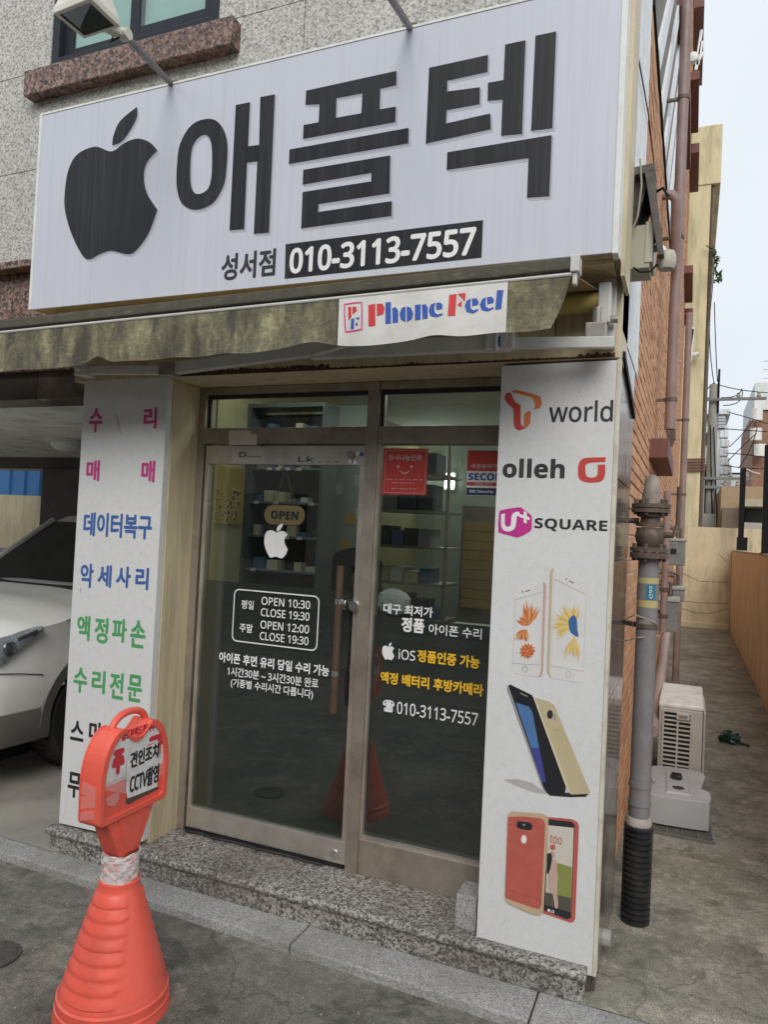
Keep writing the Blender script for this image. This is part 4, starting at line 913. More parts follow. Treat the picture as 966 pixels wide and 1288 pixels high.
# ------------------------------------------------------------------ orange parking stand
CN = (-1.865, 2.13)
K = empty('parking_stand', (CN[0], CN[1], RZ), 'orange plastic no-parking stand with taped white handwritten paper', 'parking sign')
def cone_r(z): return .072 + (.186-.072)*(.475-z)/(.475-.115)
prof = [(.0, 0.0), (.222, .0), (.224, .02), (.214, .045), (.214, .10), (.208, .115)]
base = MB(); nseg = 72
rings = [(z, 0) for z in (0.0,)]
zl = [0, .006, .03, .04, .052, .058, .07, .1, .108, .118, .13] + [.13 + (.475-.13)*i/60 for i in range(1, 61)] + [.485, .495, .50, .52, .56]
for z in zl:
    for i in range(nseg):
        t = 2*PI*i/nseg
        if z < .03: r = .202
        elif z < .058: r = .197
        elif z < .105: r = .193
        elif z < .476:
            r = cone_r(max(z, .115))
            if abs(((t+PI/2) % PI) - PI/2) > .42 + .38*min(1, (.475-z)/.3) and .13 < z < .46:      # stepped ribs on two sides, smooth faces between
                ph = ((z-.13)/.042) % 1
                r += .0038*min(1, (1-ph)*1.6)*min(1, ph*9) + .0012
        elif z < .5: r = .071
        else: r = .060
        base.v.append((CN[0] + r*math.cos(t), CN[1] + r*math.sin(t), z if z > .13 else RZ + z*(.13-RZ)/.13))
nz = len(zl)
for k in range(nz-1):
    for i in range(nseg):
        j = (i+1) % nseg; base.f.append((k*nseg+i, k*nseg+j, (k+1)*nseg+j, (k+1)*nseg+i))
base.f.append(tuple(range(nseg))[::-1])
base.build('cone_base', ORANGE, K, smooth=True)
WRAP = M('clear_wrap', (.62, .56, .55), .2, var=.3, scale=30, stain=(.75, .16, .11), stain_amt=.9, stain_scale=24, stretch=(1, 1, 2.5), bmp=.6, bscale=40)
wr = MB(); zz = [.500, .505, .52, .54, .56, .575, .59, .598]
for k, z in enumerate(zz):
    for i in range(36):
        t = 2*PI*i/36; r = .062 + .002*math.sin(7*t + z*200) + random.uniform(0, .0025); wr.v.append((CN[0]+r*math.cos(t), CN[1]+r*math.sin(t), z + .003*math.sin(3*t+k)))
for k in range(len(zz)-1):
    for i in range(36): j = (i+1) % 36; wr.f.append((k*36+i, k*36+j, (k+1)*36+j, (k+1)*36+i))
wr.build('plastic_wrap', WRAP, K)
strands = MB()
for s_ in range(26):
    t0, z0, dz, dt = random.uniform(0, 6.28), random.uniform(.505, .595), random.uniform(-.04, .04), random.uniform(.5, 1.4)
    strands.tube([(CN[0]+.0655*math.cos(t0+dt*q/6), CN[1]+.0655*math.sin(t0+dt*q/6), min(.6, max(.5, z0+dz*q/6))) for q in range(7)], .0009, 4)
strands.build('wrap_fold', M('wrap_white', (.72, .70, .70), .25), K)
XB = -1.815; HT = .046                               # board: faces +x, half thickness
def bz(px, py): p = at(px, py, 0, XB); return (p.y, p.z)
bl, br = bz(123, 1048), bz(208.5, 999)
yc = CN[1]; hw = .185; zb0 = bz(160, 1026)[1]; zt0 = bz(170, 912)[1]
yc = (bl[0]+br[0])/2; hw = (br[0]-bl[0])/2
def arch(hw_, z0, z1, notch=True, n=10):
    """board outline: straight sides, shoulders that bulge, dip for the handle at the top"""
    o = [(yc-hw_, z0+.012), (yc-hw_+.012, z0), (yc+hw_-.012, z0), (yc+hw_, z0+.012)]
    h = z1 - z0; s = z0 + h*.42
    o += [(yc+hw_*1.02, s)]
    for i in range(1, n):
        t = PI/2*i/n; o.append((yc+hw_*(.42+.60*math.cos(t)), s + (z1-s)*math.sin(t)))
    if notch:
        for i in range(0, 9):
            t = i/8; o.append((yc+hw_*.42*(1-2*t), z1 - h*.15*math.sin(PI*t)))
    for i in range(n-1, 0, -1):
        t = PI/2*i/n; o.append((yc-hw_*(.42+.60*math.cos(t)), s + (z1-s)*math.sin(t)))
    o += [(yc-hw_*1.02, s)]
    return o
fx = lambda u, v, t: (t, u, v)
out_ = arch(hw, zb0, zt0)
XC = XB - HT
MB().prism([out_], fx, XC-HT+.006, XC+HT-.006).build('sign_body', ORANGE, K, bevel=.009)
inn = [(yc + (p[0]-yc)*.86, (zb0+zt0)/2 + (p[1]-(zb0+zt0)/2)*.86) for p in out_]
MB().prism([out_, inn], fx, XC+HT-.007, XC+HT+.002).build('rim', ORANGE, K, bevel=.003)
MB().prism([out_, inn], fx, XC-HT-.002, XC-HT+.007).build('rim', ORANGE, K, bevel=.003)
hd = []
for i in range(13):
    t = PI*i/12; hd.append((XC, yc + hw*.50*math.cos(t), zt0 - .012 + .052*math.sin(t)))
MB().tube(hd, .013, 12).build('handle', ORANGE, K, smooth=True)
# funnel below the board
fn = MB(); tops = [(XC-.036, yc-hw*.72), (XC+.036, yc-hw*.72), (XC+.036, yc+hw*.72), (XC-.036, yc+hw*.72)]; lows = [(CN[0]-.042, CN[1]-.045), (CN[0]+.042, CN[1]-.045), (CN[0]+.042, CN[1]+.045), (CN[0]-.042, CN[1]+.045)]
fn.hexa([(x, y, .585) for x, y in lows] + [(x, y, zb0+.004) for x, y in tops])
fn.build('funnel', ORANGE, K, bevel=.010)
fn2 = MB().hexa([(CN[0]+.040, CN[1]-.024, .60), (CN[0]+.046, CN[1]-.024, .60), (CN[0]+.046, CN[1]+.024, .60), (CN[0]+.040, CN[1]+.024, .60),
                 (XC+.034, yc-hw*.42, zb0), (XC+.041, yc-hw*.42, zb0), (XC+.041, yc+hw*.42, zb0), (XC+.034, yc+hw*.42, zb0)]).build('funnel_panel', ORANGE, K, bevel=.003)
# stickers and paper on the face
XFc = XC + HT - .006
def fdec(pts, mt, name, t, sm=0, parent=None):
    l = []
    for p in pts:
        q = at(*c9(p), 0, XFc); l.append((q.y, q.z))
    if sm: l = smoothloop(l, sm)
    return MB().prism([l], fx, XFc+t, XFc+t+.0006).build(name, mt, K if parent is None else parent)
def clampin(p): return p
half = [p for p in inn if p[1] > zb0 + (zt0-zb0)*.40]
z45 = zb0 + (zt0-zb0)*.42
wh = [(yc - hw*.86, z45), (yc + hw*.86, z45)] + [p for p in inn if p[1] > z45 + .005 and True]
srt = [p for p in inn if p[1] > z45 + .004]
MB().prism([[(yc+hw*.865, z45)] + srt + [(yc-hw*.865, z45)]], fx, XFc+.0003, XFc+.0009).build('white_label', PAPER, K)
RP = ink('label_red', (.55, .03, .05))
def flet(body, x0, x1, y0, y1, mt, bold, t):
    a, b = at(*c9((x0, (y0+y1)/2)), 0, XFc), at(*c9((x1, (y0+y1)/2)), 0, XFc)
    z0, z1 = at(*c9(((x0+x1)/2, y1)), 0, XFc).z, at(*c9(((x0+x1)/2, y0)), 0, XFc).z
    lettering(body, lambda u, v, tt: (XFc+tt, u, v), a.y, b.y, z0, z1, mt, K, bold, t)
flet('주', 412, 495, 372, 535, RP, .0075, .0012); flet('금', 640, 740, 282, 420, RP, .0065, .0012)
flet('협조부탁드립니다', 475, 690, 222, 285, RP, .002, .0012)
pap = fdec([(503,440),(520,432),(600,372),(712,318),(714,380),(705,560),(700,615),(560,672),(508,690),(500,640)], PAPER, 'taped_paper', .004)
wrk = lambda body, x0, x1, y0, y1, b_: lettering(body, lambda u, v, tt: (XFc+tt, u, v), at(*c9((x0, (y0+y1)/2)), 0, XFc).y, at(*c9((x1, (y0+y1)/2)), 0, XFc).y, at(*c9(((x0+x1)/2, y1)), 0, XFc).z, at(*c9(((x0+x1)/2, y0)), 0, XFc).z, INK_K, pap, b_, .0052)
wrk('견인조치', 528, 708, 360, 462, .0022); wrk('CCTV촬영', 524, 708, 500, 622, .0020)
TAPE = filmmat('clear_tape', (.80, .55, .52), .22)
for pts in ([(372,690),(452,650),(458,690),(430,740),(380,735)], [(365,590),(500,545),(505,660),(370,640)], [(700,470),(765,440),(765,520),(705,560)]): fdec(pts, TAPE, 'tape', .0012)
for z0_, z1_, sk in ((.30, .52, .05), (.58, .80, -.04), (.08, .24, .06)):
    za_, zb__ = zb0 + (zt0-zb0)*z0_*.6, zb0 + (zt0-zb0)*z1_*.6
    MB().add([(XC-HT+.012, yc-hw*1.021-.002, za_), (XC+HT-.014, yc-hw*1.021-.002, za_+sk*.3), (XC+HT-.018, yc-hw*1.021-.002, zb__+sk*.3), (XC-HT+.016, yc-hw*1.021-.002, zb__)], [(0,1,2,3)]).build('tape', TAPE, K, fix=False)
fdec([(505,690),(700,612),(720,625),(520,728),(500,722)], ink('tape_dark', (.10, .05, .04)), 'tape_edge', .0014)

# ------------------------------------------------------------------ parked car (faces the street; its left side is seen)
CR = empty('parked_car', (-4.67, 4.6, .084), 'white SUV with dark tinted glass and grey cladding parked under the building', 'car')
CXc, FZ, NY = -4.67, .084, 2.95                       # centre line, floor, nose
HWD = .93
# stations along the length: s from nose, bonnet height, shoulder height, half width, low edge
def lerp_tab(tab, s):
    for (a, va), (b, vb) in zip(tab[:-1], tab[1:]):
        if s <= b: t = (s-a)/(b-a) if b > a else 0; t = max(0, min(1, t)); t = t*t*(3-2*t); return va + (vb-va)*t
    return tab[-1][1]
topz = [(0, .66), (.05, .86), (.14, .97), (.4, 1.06), (.9, 1.13), (1.35, 1.19), (4.4, 1.18)]
wid = [(0, .60), (.05, .77), (.12, .86), (.26, .912), (.5, .93), (4.2, .93), (4.4, .80)]
edgez = [(0, .62), (.05, .82), (.2, .945), (.5, .995), (.9, 1.04), (1.35, 1.10), (4.4, 1.09)]
body = MB(); ss = [0, .02, .05, .1, .16, .22, .3, .38, .46, .54, .62, .7, .78, .86, .94, 1.02, 1.1, 1.18, 1.26, 1.35, 1.6, 2.0, 2.4, 2.8, 3.2, 3.6, 4.0, 4.3, 4.4]
nlev = 17; WCS, WR = .98, .36                         # wheel centre distance from nose, tyre radius
for s in ss:
    w, tz, ez = lerp_tab(wid, s), lerp_tab(topz, s), lerp_tab(edgez, s)
    prof_ = []
    for k in range(8):                                # side from sill to shoulder
        u = k/7; z = .30 + (ez-.30)*u; ww_ = w*(.965 + .035*math.sin(PI*min(1, u*1.15))) - (.012 if u < .3 else 0)
        prof_.append((ww_, z))
    for k in range(1, 9):                             # over the shoulder to the centre line
        u = k/8; prof_.append((w*(1-u)*(.985 if u < .2 else 1.0), ez + (tz-ez)*math.sin(PI/2*min(1, u*1.25))**.7))
    for sd_ in (1, -1):
        for wq, z in (prof_ if sd_ == 1 else prof_[::-1][1:]):
            body.v.append((CXc + sd_*wq, NY + s, FZ + z))
rowL = 31
for a in range(len(ss)-1):
    for k in range(rowL-1):
        q4 = [a*rowL+k, (a+1)*rowL+k, (a+1)*rowL+k+1, a*rowL+k+1]
        cx_ = sum(body.v[i][0] for i in q4)/4; cy_ = sum(body.v[i][1] for i in q4)/4 - NY; cz_ = sum(body.v[i][2] for i in q4)/4 - FZ
        if abs(cx_-CXc) > .6 and any(math.hypot(cy_-wc, cz_-WR) < WR+.055 for wc in (WCS, WCS+2.75)): continue
        body.f.append(tuple(q4))
body.f.append(tuple(range(rowL)))
body.build('body', CARW, CR, smooth=True)
cab = MB(); cs0 = [(1.22, .0), (1.5, .0)]
# cabin: base ring and roof ring
rb = [(CXc-.86, 1.25), (CXc+.86, 1.25), (CXc+.88, 4.2), (CXc-.88, 4.2)]; rt = [(CXc-.62, 1.98), (CXc+.62, 1.98), (CXc+.64, 3.9), (CXc-.64, 3.9)]
zbse, zrf = 1.10, 1.66
P = [Vector((x, NY+s, FZ+zbse)) for x, s in rb] + [Vector((x, NY+s, FZ+zrf)) for x, s in rt]
cab.hexa(P); cab.build('cabin_glass', DGLASS, CR, bevel=.05, seg=3)
rf = MB().hexa([p + Vector((0, 0, -.02)) + (p - Vector((CXc, NY+2.9, p.z)))*.015 for p in P[4:]] + [p + Vector((0, 0, .05)) - (p - Vector((CXc, NY+2.9, p.z)))*.10 for p in P[4:]]).build('roof', CARW, CR, bevel=.03, seg=3, smooth=True)
for i in (0, 1):
    MB().bar(P[i] + Vector((0, -.02, -.02)), P[4+i] + Vector((0, 0, .01)), .045, .04).build('windscreen_pillar', CARW, CR, bevel=.012)
MB().bar((CXc-.78, NY+1.24, FZ+1.17), (CXc+.78, NY+1.24, FZ+1.17), .12, .02).build('cowl', BLACKP, CR)
for sd_ in (1, -1):
    xs = CXc + sd_*HWD
    cl_pts = []
    for wc in (WCS, WCS+2.75):
        mb = MB(); n = 22; vs = []
        for i in range(n+1):
            t = PI*(.0) + PI*1.0*i/n
            for rr_, dx in ((WR+.030, -.06), (WR+.030, .012), (WR+.10, .014), (WR+.115, -.03)):
                vs.append((xs + sd_*dx - sd_*.012, NY + wc - math.cos(t)*rr_, FZ + max(.16, WR + math.sin(t)*rr_)))
        mb.add(vs, [(i*4+k, i*4+k+1, (i+1)*4+k+1, (i+1)*4+k) for i in range(n) for k in range(3)]).build('wheel_arch', CLAD, CR, smooth=True)
        MB().box(min(xs-sd_*.34, xs-sd_*.36), max(xs-sd_*.34, xs-sd_*.36), NY+wc-.45, NY+wc+.45, FZ+.1, FZ+.86).build('wheel_well', DARK, CR)
        w_ = MB().lathe([(.24, -.11), (.33, -.115), (.355, -.09), (.36, -.05), (.36, .05), (.355, .09), (.33, .115), (.24, .11)], (xs - sd_*.135, NY+wc, FZ+.36), 40, axis=0).build('wheel', TYRE, CR, smooth=True)
        tr = MB()
        for i in range(40):
            t = 2*PI*i/40
            for dx in (-.06, 0, .06):
                c_ = Vector((xs - sd_*.135 + dx, NY+wc + .361*math.cos(t), FZ+.361+.361*math.sin(t)))
                tr.bar(c_ + Vector((-.025, 0, 0)), c_ + Vector((.025, 0, 0)), .018, .008, upv=(0, math.cos(t), math.sin(t)))
        tag(tr.build('tread', TYRE, w_), kind='stuff')
        MB().lathe([(0, .0), (.235, .0), (.238, .03), (.06, .045), (0, .05)] if sd_ == 1 else [(0, -.05), (.06, -.045), (.238, -.03), (.235, 0), (0, 0)], (xs - sd_*.06, NY+wc, FZ+.36), 30, axis=0).build('rim', M('alloy', (.4, .4, .4), .3, metal=.8), w_, smooth=True)
# lower bumper cladding following the nose
mb = MB(); vs = []
for sd_ in (1, -1):
    rng = [.60, .5, .4, .3, .22, .14, .08, .04, .0] if sd_ == 1 else [.0, .04, .08, .14, .22, .3, .4, .5, .60]
    for s in rng:
        w = lerp_tab(wid, s)
        for z, o_ in ((.29, .0), (.31, .012), (.45, .014), (.49, .001)): vs.append((CXc + sd_*(w*.985+o_), NY + s - (o_ if s < .2 else 0), FZ+z))
n = len(vs)//4
mb.add(vs, [(i*4+k, i*4+k+1, (i+1)*4+k+1, (i+1)*4+k) for i in range(n-1) for k in range(3)]).build('bumper_cladding', CLAD, CR, smooth=True)
# headlight on the near front wing, following the body side
LENS = glassmat('headlight_lens', (.80, .84, .86), 1.0); SILV = M('headlight_silver', (.62, .64, .66), .2, metal=.9)
for sd_ in (1, -1):
    mbk, mbl = MB(), MB(); pk_ = []; pl_ = []; n = 14
    for i in range(n+1):
        u = i/n; s = .06 + .44*u
        w = lerp_tab(wid, s)*.995; zu = lerp_tab(edgez, s) + .018 - .004*u; zl_ = .71 + .275*u**1.15
        zl_ = min(zl_, zu-.004)
        for q_, l_ in ((0, pk_), (.010, pl_)):
            for v_ in (0, .5, 1): l_.append((CXc + sd_*(w + .006 + q_ + (.012 if v_ == .5 else 0) - .02*v_*v_), NY+s - (.01+q_)*(1-u), FZ + zl_ + (zu-zl_)*v_))
    fc = [(i*3+k, i*3+k+1, (i+1)*3+k+1, (i+1)*3+k) for i in range(n) for k in range(2)]
    hl_ = MB().add(pk_, fc).build('headlight', M('lamp_bowl', (.55, .56, .57), .3, metal=.25, var=.6, scale=18), CR, smooth=True)
    MB().add(pl_, fc).build('lens', LENS, hl_, smooth=True)
    for s, r_ in ((.17, .060), (.28, .046)):
        w = lerp_tab(wid, s); zz_ = FZ + .5*(lerp_tab(edgez, s) + .71 + .275*((s-.06)/.44)**1.15)
        c_ = (CXc + sd_*(w+.004), NY+s-.01, zz_)
        MB().lathe([(r_, 0), (r_*.95, sd_*.008), (r_*.6, -sd_*.0), (r_*.58, sd_*.006), (0, sd_*.016)], c_, 20, axis=0).build('reflector', SILV, hl_, smooth=True)
    MB().bar((CXc+sd_*(lerp_tab(wid, .32)+.006), NY+.32, FZ+.945), (CXc+sd_*(lerp_tab(wid, .45)+.008), NY+.45, FZ+.985), .012, .018).build('reflector', SILV, hl_)
# panel gaps of the bonnet and bumper
for sd_ in (1, -1):
    pts = [(CXc+sd_*(lerp_tab(wid, s)*.985), NY+s, FZ+lerp_tab(edgez, s)+.004+.012*max(0, s-.7)) for s in (.70, .85, 1.0, 1.15, 1.3)]
    MB().tube(pts, .004, 5).build('bonnet_gap', BLACKM, CR)
    pts = [(CXc+sd_*(lerp_tab(wid, s)+.001), NY+s, FZ+z) for s, z in ((.08, .755), (.2, .75), (.36, .73), (.52, .70))]
    MB().tube(pts, .003, 5).build('bumper_gap', BLACKM, CR)

# ------------------------------------------------------------------ parking space under the building
GG = empty('parking_bay', (-5, 4.6, 0), 'dim parking bay with pale ceiling and dark tiled rear wall', 'parking bay')
MB().box(-14, -2.96, 3.2, 6.35, 2.431, 2.60).build('ceiling', CEILW, GG)
MB().box(-14, -2.96, 6.10, 6.40, 2.30, 2.430).build('beam', BROWN_T, GG)
px0, px1 = at(52, 600, 1, 6.0).x, at(97, 600, 1, 6.0).x
pil = MB().box(px0, px1+.1, 6.0, 6.5, .084, 2.30).build('column', BROWN_T, GG, bevel=.01)
MB().box(px0-.004, px1+.104, 5.996, 6.504, 1.35, 1.62).build('dark_stripe', MARBLE, pil)
MB().box(px1+.101, -2.96, 6.15, 6.30, .084, 2.30).build('rear_wall', BROWN_T, GG)
MB().box(-2.97, -2.952, 3.0, 6.2, .084, 2.43).build('side_wall', BROWN_T, GG)
lc = at(84, 553, 2, 2.431)
lt = empty('ceiling_lamp', (lc.x, lc.y, 2.43), 'round white lamp dome under the parking ceiling', 'lamp')
MB().lathe([(.0, 0), (.17, 0), (.17, -.03), (.13, -.035)], (lc.x, lc.y, 2.4305), 24).build('base', W_FRAME, lt, smooth=True)
MB().lathe([(.13, -.03), (.12, -.06), (.08, -.09), (0, -.10)], (lc.x, lc.y, 2.43), 24).build('dome', W_FRAME, lt, smooth=True)
nw = empty('boundary_wall', (-10, 8.6, 0), 'low beige wall topped by blue corrugated sheets behind the parking bay', 'wall')
zc = at(25, 623, 1, 8.5).z; zq = at(25, 690, 1, 8.5).z
MB().box(-15, -6.5, 8.5, 8.65, .05, zc).build('wall', Y_WALL, nw)
MB().box(-15, -6.5, 8.35, 8.499, .05, zq).build('footing', G_KERB, nw)
for i in range(26):
    x = -15 + i*.33; mb = MB(); vs = []
    for k, (dx, dy) in enumerate(((0, 0), (.09, 0), (.12, -.03), (.21, -.03), (.24, 0), (.33, 0))): vs += [(x+dx, 8.56+dy, zc), (x+dx, 8.56+dy, zc+1.2)]
    mb.add(vs, [(2*k, 2*k+2, 2*k+3, 2*k+1) for k in range(5)]).build('blue_sheet', BLUE_S, nw)

# ------------------------------------------------------------------ meter hood and junction box on the corner
EB = empty('junction_box', (-.26, 3.0, 2.9), 'old beige junction box under a dark hood on the building corner', 'junction box')
YE = 3.02
def Q(px, py, y): return at(px, py, 1, y)
a0, a1 = Q(790, 216, YE), Q(824, 209, YE); z0 = Q(795, 250, YE).z
hood = MB().hexa([(-.272, YE, Q(790,285,YE).z), (Q(800,285,YE).x, YE, Q(800,285,YE).z), (Q(800,285,YE).x, YE+.28, Q(800,285,YE).z), (-.272, YE+.28, Q(790,285,YE).z),
                  (-.272, YE, a0.z-.03), (a1.x-.02, YE, a1.z-.04), (a1.x-.02, YE+.28, a1.z-.04), (-.272, YE+.28, a0.z-.03)]).build('back_board', M('dark_board', (.05, .042, .035), .8, var=.5, scale=20, stain=(.16, .14, .11), stain_amt=.6, stain_scale=18), EB)
HD = M('weathered_hood', (.105, .092, .082), .7, var=.3, scale=18, bmp=.3)
MB().hexa([(-.272, YE-.03, a0.z-.035), (a1.x, YE-.03, a1.z-.030), (a1.x, YE+.34, a1.z-.030), (-.272, YE+.34, a0.z-.035), (-.272, YE-.03, a0.z), (a1.x, YE-.03, a1.z), (a1.x, YE+.34, a1.z), (-.272, YE+.34, a0.z)]).build('hood_top', HD, EB, bevel=.003)
r0 = Q(836, 323, YE)
MB().hexa([(r0.x-.022, YE-.03, r0.z), (r0.x, YE-.03, r0.z), (r0.x, YE+.02, r0.z), (r0.x-.022, YE+.02, r0.z), (a1.x-.035, YE-.03, a1.z-.032), (a1.x-.002, YE-.03, a1.z-.032), (a1.x-.002, YE+.34, a1.z-.032), (a1.x-.035, YE+.34, a1.z-.032)]).build('hood_side', HD, EB, bevel=.002)
b0_, b1_ = Q(791, 284, YE), Q(817, 336, YE)
bx = MB().box(-.271, b1_.x, YE+.005, YE+.16, b1_.z, b0_.z).build('box', M('beige_box', (.36, .34, .25), .5, var=.1, stain=(.16, .13, .09), stain_amt=.5, stain_scale=12), EB, bevel=.004)
MB().box(Q(812, 300, YE).x, b1_.x+.012, YE+.0, YE+.17, b1_.z+.02, b0_.z+.01).build('box_cover', M('beige_cover', (.44, .42, .33), .5, stain=(.2, .17, .1), stain_amt=.5, stain_scale=15), bx, bevel=.004)
c0, c1 = Q(826, 312, YE+.05), Q(845, 318, YE+.05)
MB().tube([(b1_.x+.01, YE+.06, c0.z), (c0.x+.02, YE+.05, c0.z), (c1.x-.035, YE+.05, c0.z-.005), (c1.x-.02, YE+.05, c0.z-.03)], .013, 10).build('elbow_pipe', W_FRAME, EB, smooth=True)
zc0 = c0.z - .02
SEN = M('sensor_beige', (.46, .44, .36), .5, var=.12, stain=(.25, .22, .15), stain_amt=.5, stain_scale=20)
MB().lathe([(0, .0), (.030, 0), (.036, -.012), (.038, -.05), (.030, -.07), (.0, -.072)], (c1.x-.018, YE+.05, zc0), 18).build('light_sensor', SEN, EB, smooth=True)
for pts in ([(-.25, YE+.01, b1_.z+.01), (-.22, YE-.01, b1_.z-.02), (-.18, YE+.0, b1_.z-.018), (-.16, YE+.02, b1_.z+.015)], [(-.235, YE-.03, a0.z+.03), (-.225, YE-.04, a0.z-.08), (-.235, YE-.035, a0.z-.2), (-.262, YE-.02, a0.z-.27)]):
    MB().tube(pts, .004, 6).build('cable', M('old_cable', (.34, .32, .25), .6) if pts[0][2] > b0_.z else BLACKM, EB)
MB().tube([(a1.x, YE+.1, a1.z-.06), (a1.x+.03, YE+.09, a1.z-.05), (a1.x+.05, YE+.08, a1.z-.09)], .006, 6).build('cable', BLACKM, EB)
# thin cable on the corner
single(MB().tube([at(797, 30, 1, 2.97), at(803, 70, 0, -.262), at(816, 143, 0, -.262), at(826, 230, 0, -.262)], .0035, 5), 'wall_cable', BLACKM, 'thin black cable slanting down the white corner of the building', 'cable')

# ------------------------------------------------------------------ gas riser with valve and corrugated sleeve
GX_, GY_ = -.172, 3.58
GP = empty('gas_riser', (GX_, GY_, .082), 'thick grey gas pipe with flanged iron valve and black corrugated sleeve', 'pipe')
zs_ = [at(803, p_, 1, GY_).z for p_ in (1158, 1045)]
corr = []; z = .082; zt_ = at(803, 1035, 1, GY_).z
nr = 17; st_ = (zt_ - .082)/nr
for i in range(nr):
    corr += [(.058, .084 + i*st_), (.064, .084 + i*st_ + st_*.15), (.064, .084 + i*st_ + st_*.6), (.056, .084 + i*st_ + st_*.75)]
MB().lathe([(0, .083)] + corr + [(.05, zt_), (0, zt_)], (GX_, GY_, 0), 28).build('corrugated_sleeve', BLACKP, GP, smooth=True)
zv = at(812, 695, 1, GY_).z
gpts = [(GX_, GY_, zt_-.05), (GX_+.001, GY_, (zt_+zv)/2), (GX_, GY_, zv)]
ps = MB().tube(gpts, .046, 24).build('pipe', PIPE_G, GP, smooth=True)
for z in (at(803, 985, 1, GY_).z, at(803, 1008, 1, GY_).z):
    MB().tube([(GX_, GY_, z-.012), (GX_, GY_, z+.012)], .050, 24).build('pipe_collar', PIPE_G, ps, smooth=True)
MB().lathe([(.0, zt_-.01), (.055, zt_-.008), (.058, zt_+.012), (.05, zt_+.03), (.046, zt_+.032), (0, zt_+.032)], (GX_, GY_, 0), 20).build('torn_tape', M('grey_tape', (.38, .34, .30), .6, var=.3, scale=20, stain=(.45, .2, .05), stain_amt=.9, stain_scale=9), GP, smooth=True)
zbn = [at(810, p_, 1, GY_).z for p_ in (726, 733, 754, 763)]
MB().tube([(GX_, GY_, zbn[3]), (GX_, GY_, zbn[0])], .0468, 24, False).build('yellow_band', M('yellow_band', (.45, .38, .17), .5), ps, smooth=True)
MB().tube([(GX_, GY_, zbn[2]), (GX_, GY_, zbn[1])], .0474, 24, False).build('grey_band', PIPE_G, ps, smooth=True)
mb = MB(); vs = []
for i in range(7):
    t = -PI/2 - .1 + .9*i/6; vs += [(GX_+.0482*math.cos(t), GY_+.0482*math.sin(t), zbn[2]+.004), (GX_+.0482*math.cos(t), GY_+.0482*math.sin(t), zbn[1]-.004)]
mb.add(vs, [(2*i, 2*i+2, 2*i+3, 2*i+1) for i in range(6)]).build('blue_label', ink('pipe_blue', (.02, .16, .24)), ps, fix=False)
lettering('Gas', lambda u, v, tt: (GX_ + (.0484+tt)*math.cos(-PI/2+.35+v*12), GY_+(.0484+tt)*math.sin(-PI/2+.35+v*12), u), zbn[2]+.01, zbn[1]-.01, -.014, .014, INK_W, ps, 0, .0003)
bt_ = MB().tube([(GX_, GY_, at(806, 786, 1, GY_).z-.01), (GX_, GY_, at(806, 786, 1, GY_).z+.01)], .052, 20).bar((GX_-.05, GY_, at(806, 786, 1, GY_).z), (-.315, GY_+.12, at(806, 786, 1, GY_).z), .03, .02).build('wall_clamp', IRON, GP)
def zpx(p_): return at(818, p_, 1, GY_).z
vlv = MB()
vlv.lathe([(0, zpx(702)), (.085, zpx(702)), (.085, zpx(695)), (0, zpx(695))], (GX_, GY_, 0), 28)
vlv.lathe([(0, zpx(694)), (.085, zpx(694)), (.085, zpx(689)), (.045, zpx(688)), (.06, zpx(682)), (.066, zpx(676)), (.062, zpx(669)), (.06, zpx(668)), (.062, zpx(664)), (0, zpx(663))], (GX_, GY_, 0), 28)
vlv.lathe([(0, zpx(662)), (.064, zpx(662)), (.064, zpx(658)), (.045, zpx(657)), (.042, zpx(651)), (.06, zpx(650)), (.062, zpx(646)), (0, zpx(646))], (GX_, GY_, 0), 28)
vlv.lathe([(0, zpx(645)), (.085, zpx(645)), (.085, zpx(640)), (0, zpx(640))], (GX_, GY_, 0), 28); vlv.lathe([(0, zpx(639)), (.085, zpx(639)), (.085, zpx(634)), (0, zpx(633))], (GX_, GY_, 0), 28)
vv = vlv.build('valve', IRON, GP, smooth=True)
for i in range(6):
    t = i*PI/3 + .3
    for za, zb2 in ((zpx(706), zpx(684)), (zpx(648), zpx(628))):
        MB().tube([(GX_+.068*math.cos(t), GY_+.068*math.sin(t), za), (GX_+.068*math.cos(t), GY_+.068*math.sin(t), zb2)], .010, 6).build('bolt', IRON, vv)
MB().tube([(GX_, GY_, zpx(634)), (GX_, GY_, zpx(620)), (GX_, GY_+.006, zpx(612)), (GX_-.001, GY_+.03, zpx(605)), (GX_-.004, GY_+.12, zpx(603)), (GX_-.03, GY_+.5, zpx(600))], [.045, .038, .034, .033, .032, .03], 20).build('top_bend', M('pale_iron', (.24, .20, .165), .55, var=.25, scale=20), GP, smooth=True)
MB().tube([(GX_+.05, GY_, zpx(672)), (GX_+.10, GY_-.01, zpx(672))], .014, 10).tube([(GX_+.10, GY_-.01, zpx(673)), at(853, 660, 1, GY_)+Vector((0, 0, 0)), at(855, 612, 1, GY_)], .010, 8).build('lever', IRON, vv)
MB().tube([(GX_-.05, GY_, zpx(655)), (GX_-.10, GY_, zpx(656))], .012, 10).build('plug', IRON, vv)
# pipe stub in the marble
ps_ = at(772, 1128, 0, -.27)
single(MB().tube([(-.29, 3.22, ps_.z), (-.245, 3.22, ps_.z)], .035, 18), 'drain_stub', M('pale_pvc', (.36, .35, .33), .5, stain=(.2, .17, .13), stain_amt=.5, stain_scale=20), 'short grey drain stub sticking out of the marble foot', 'pipe', smooth=True)
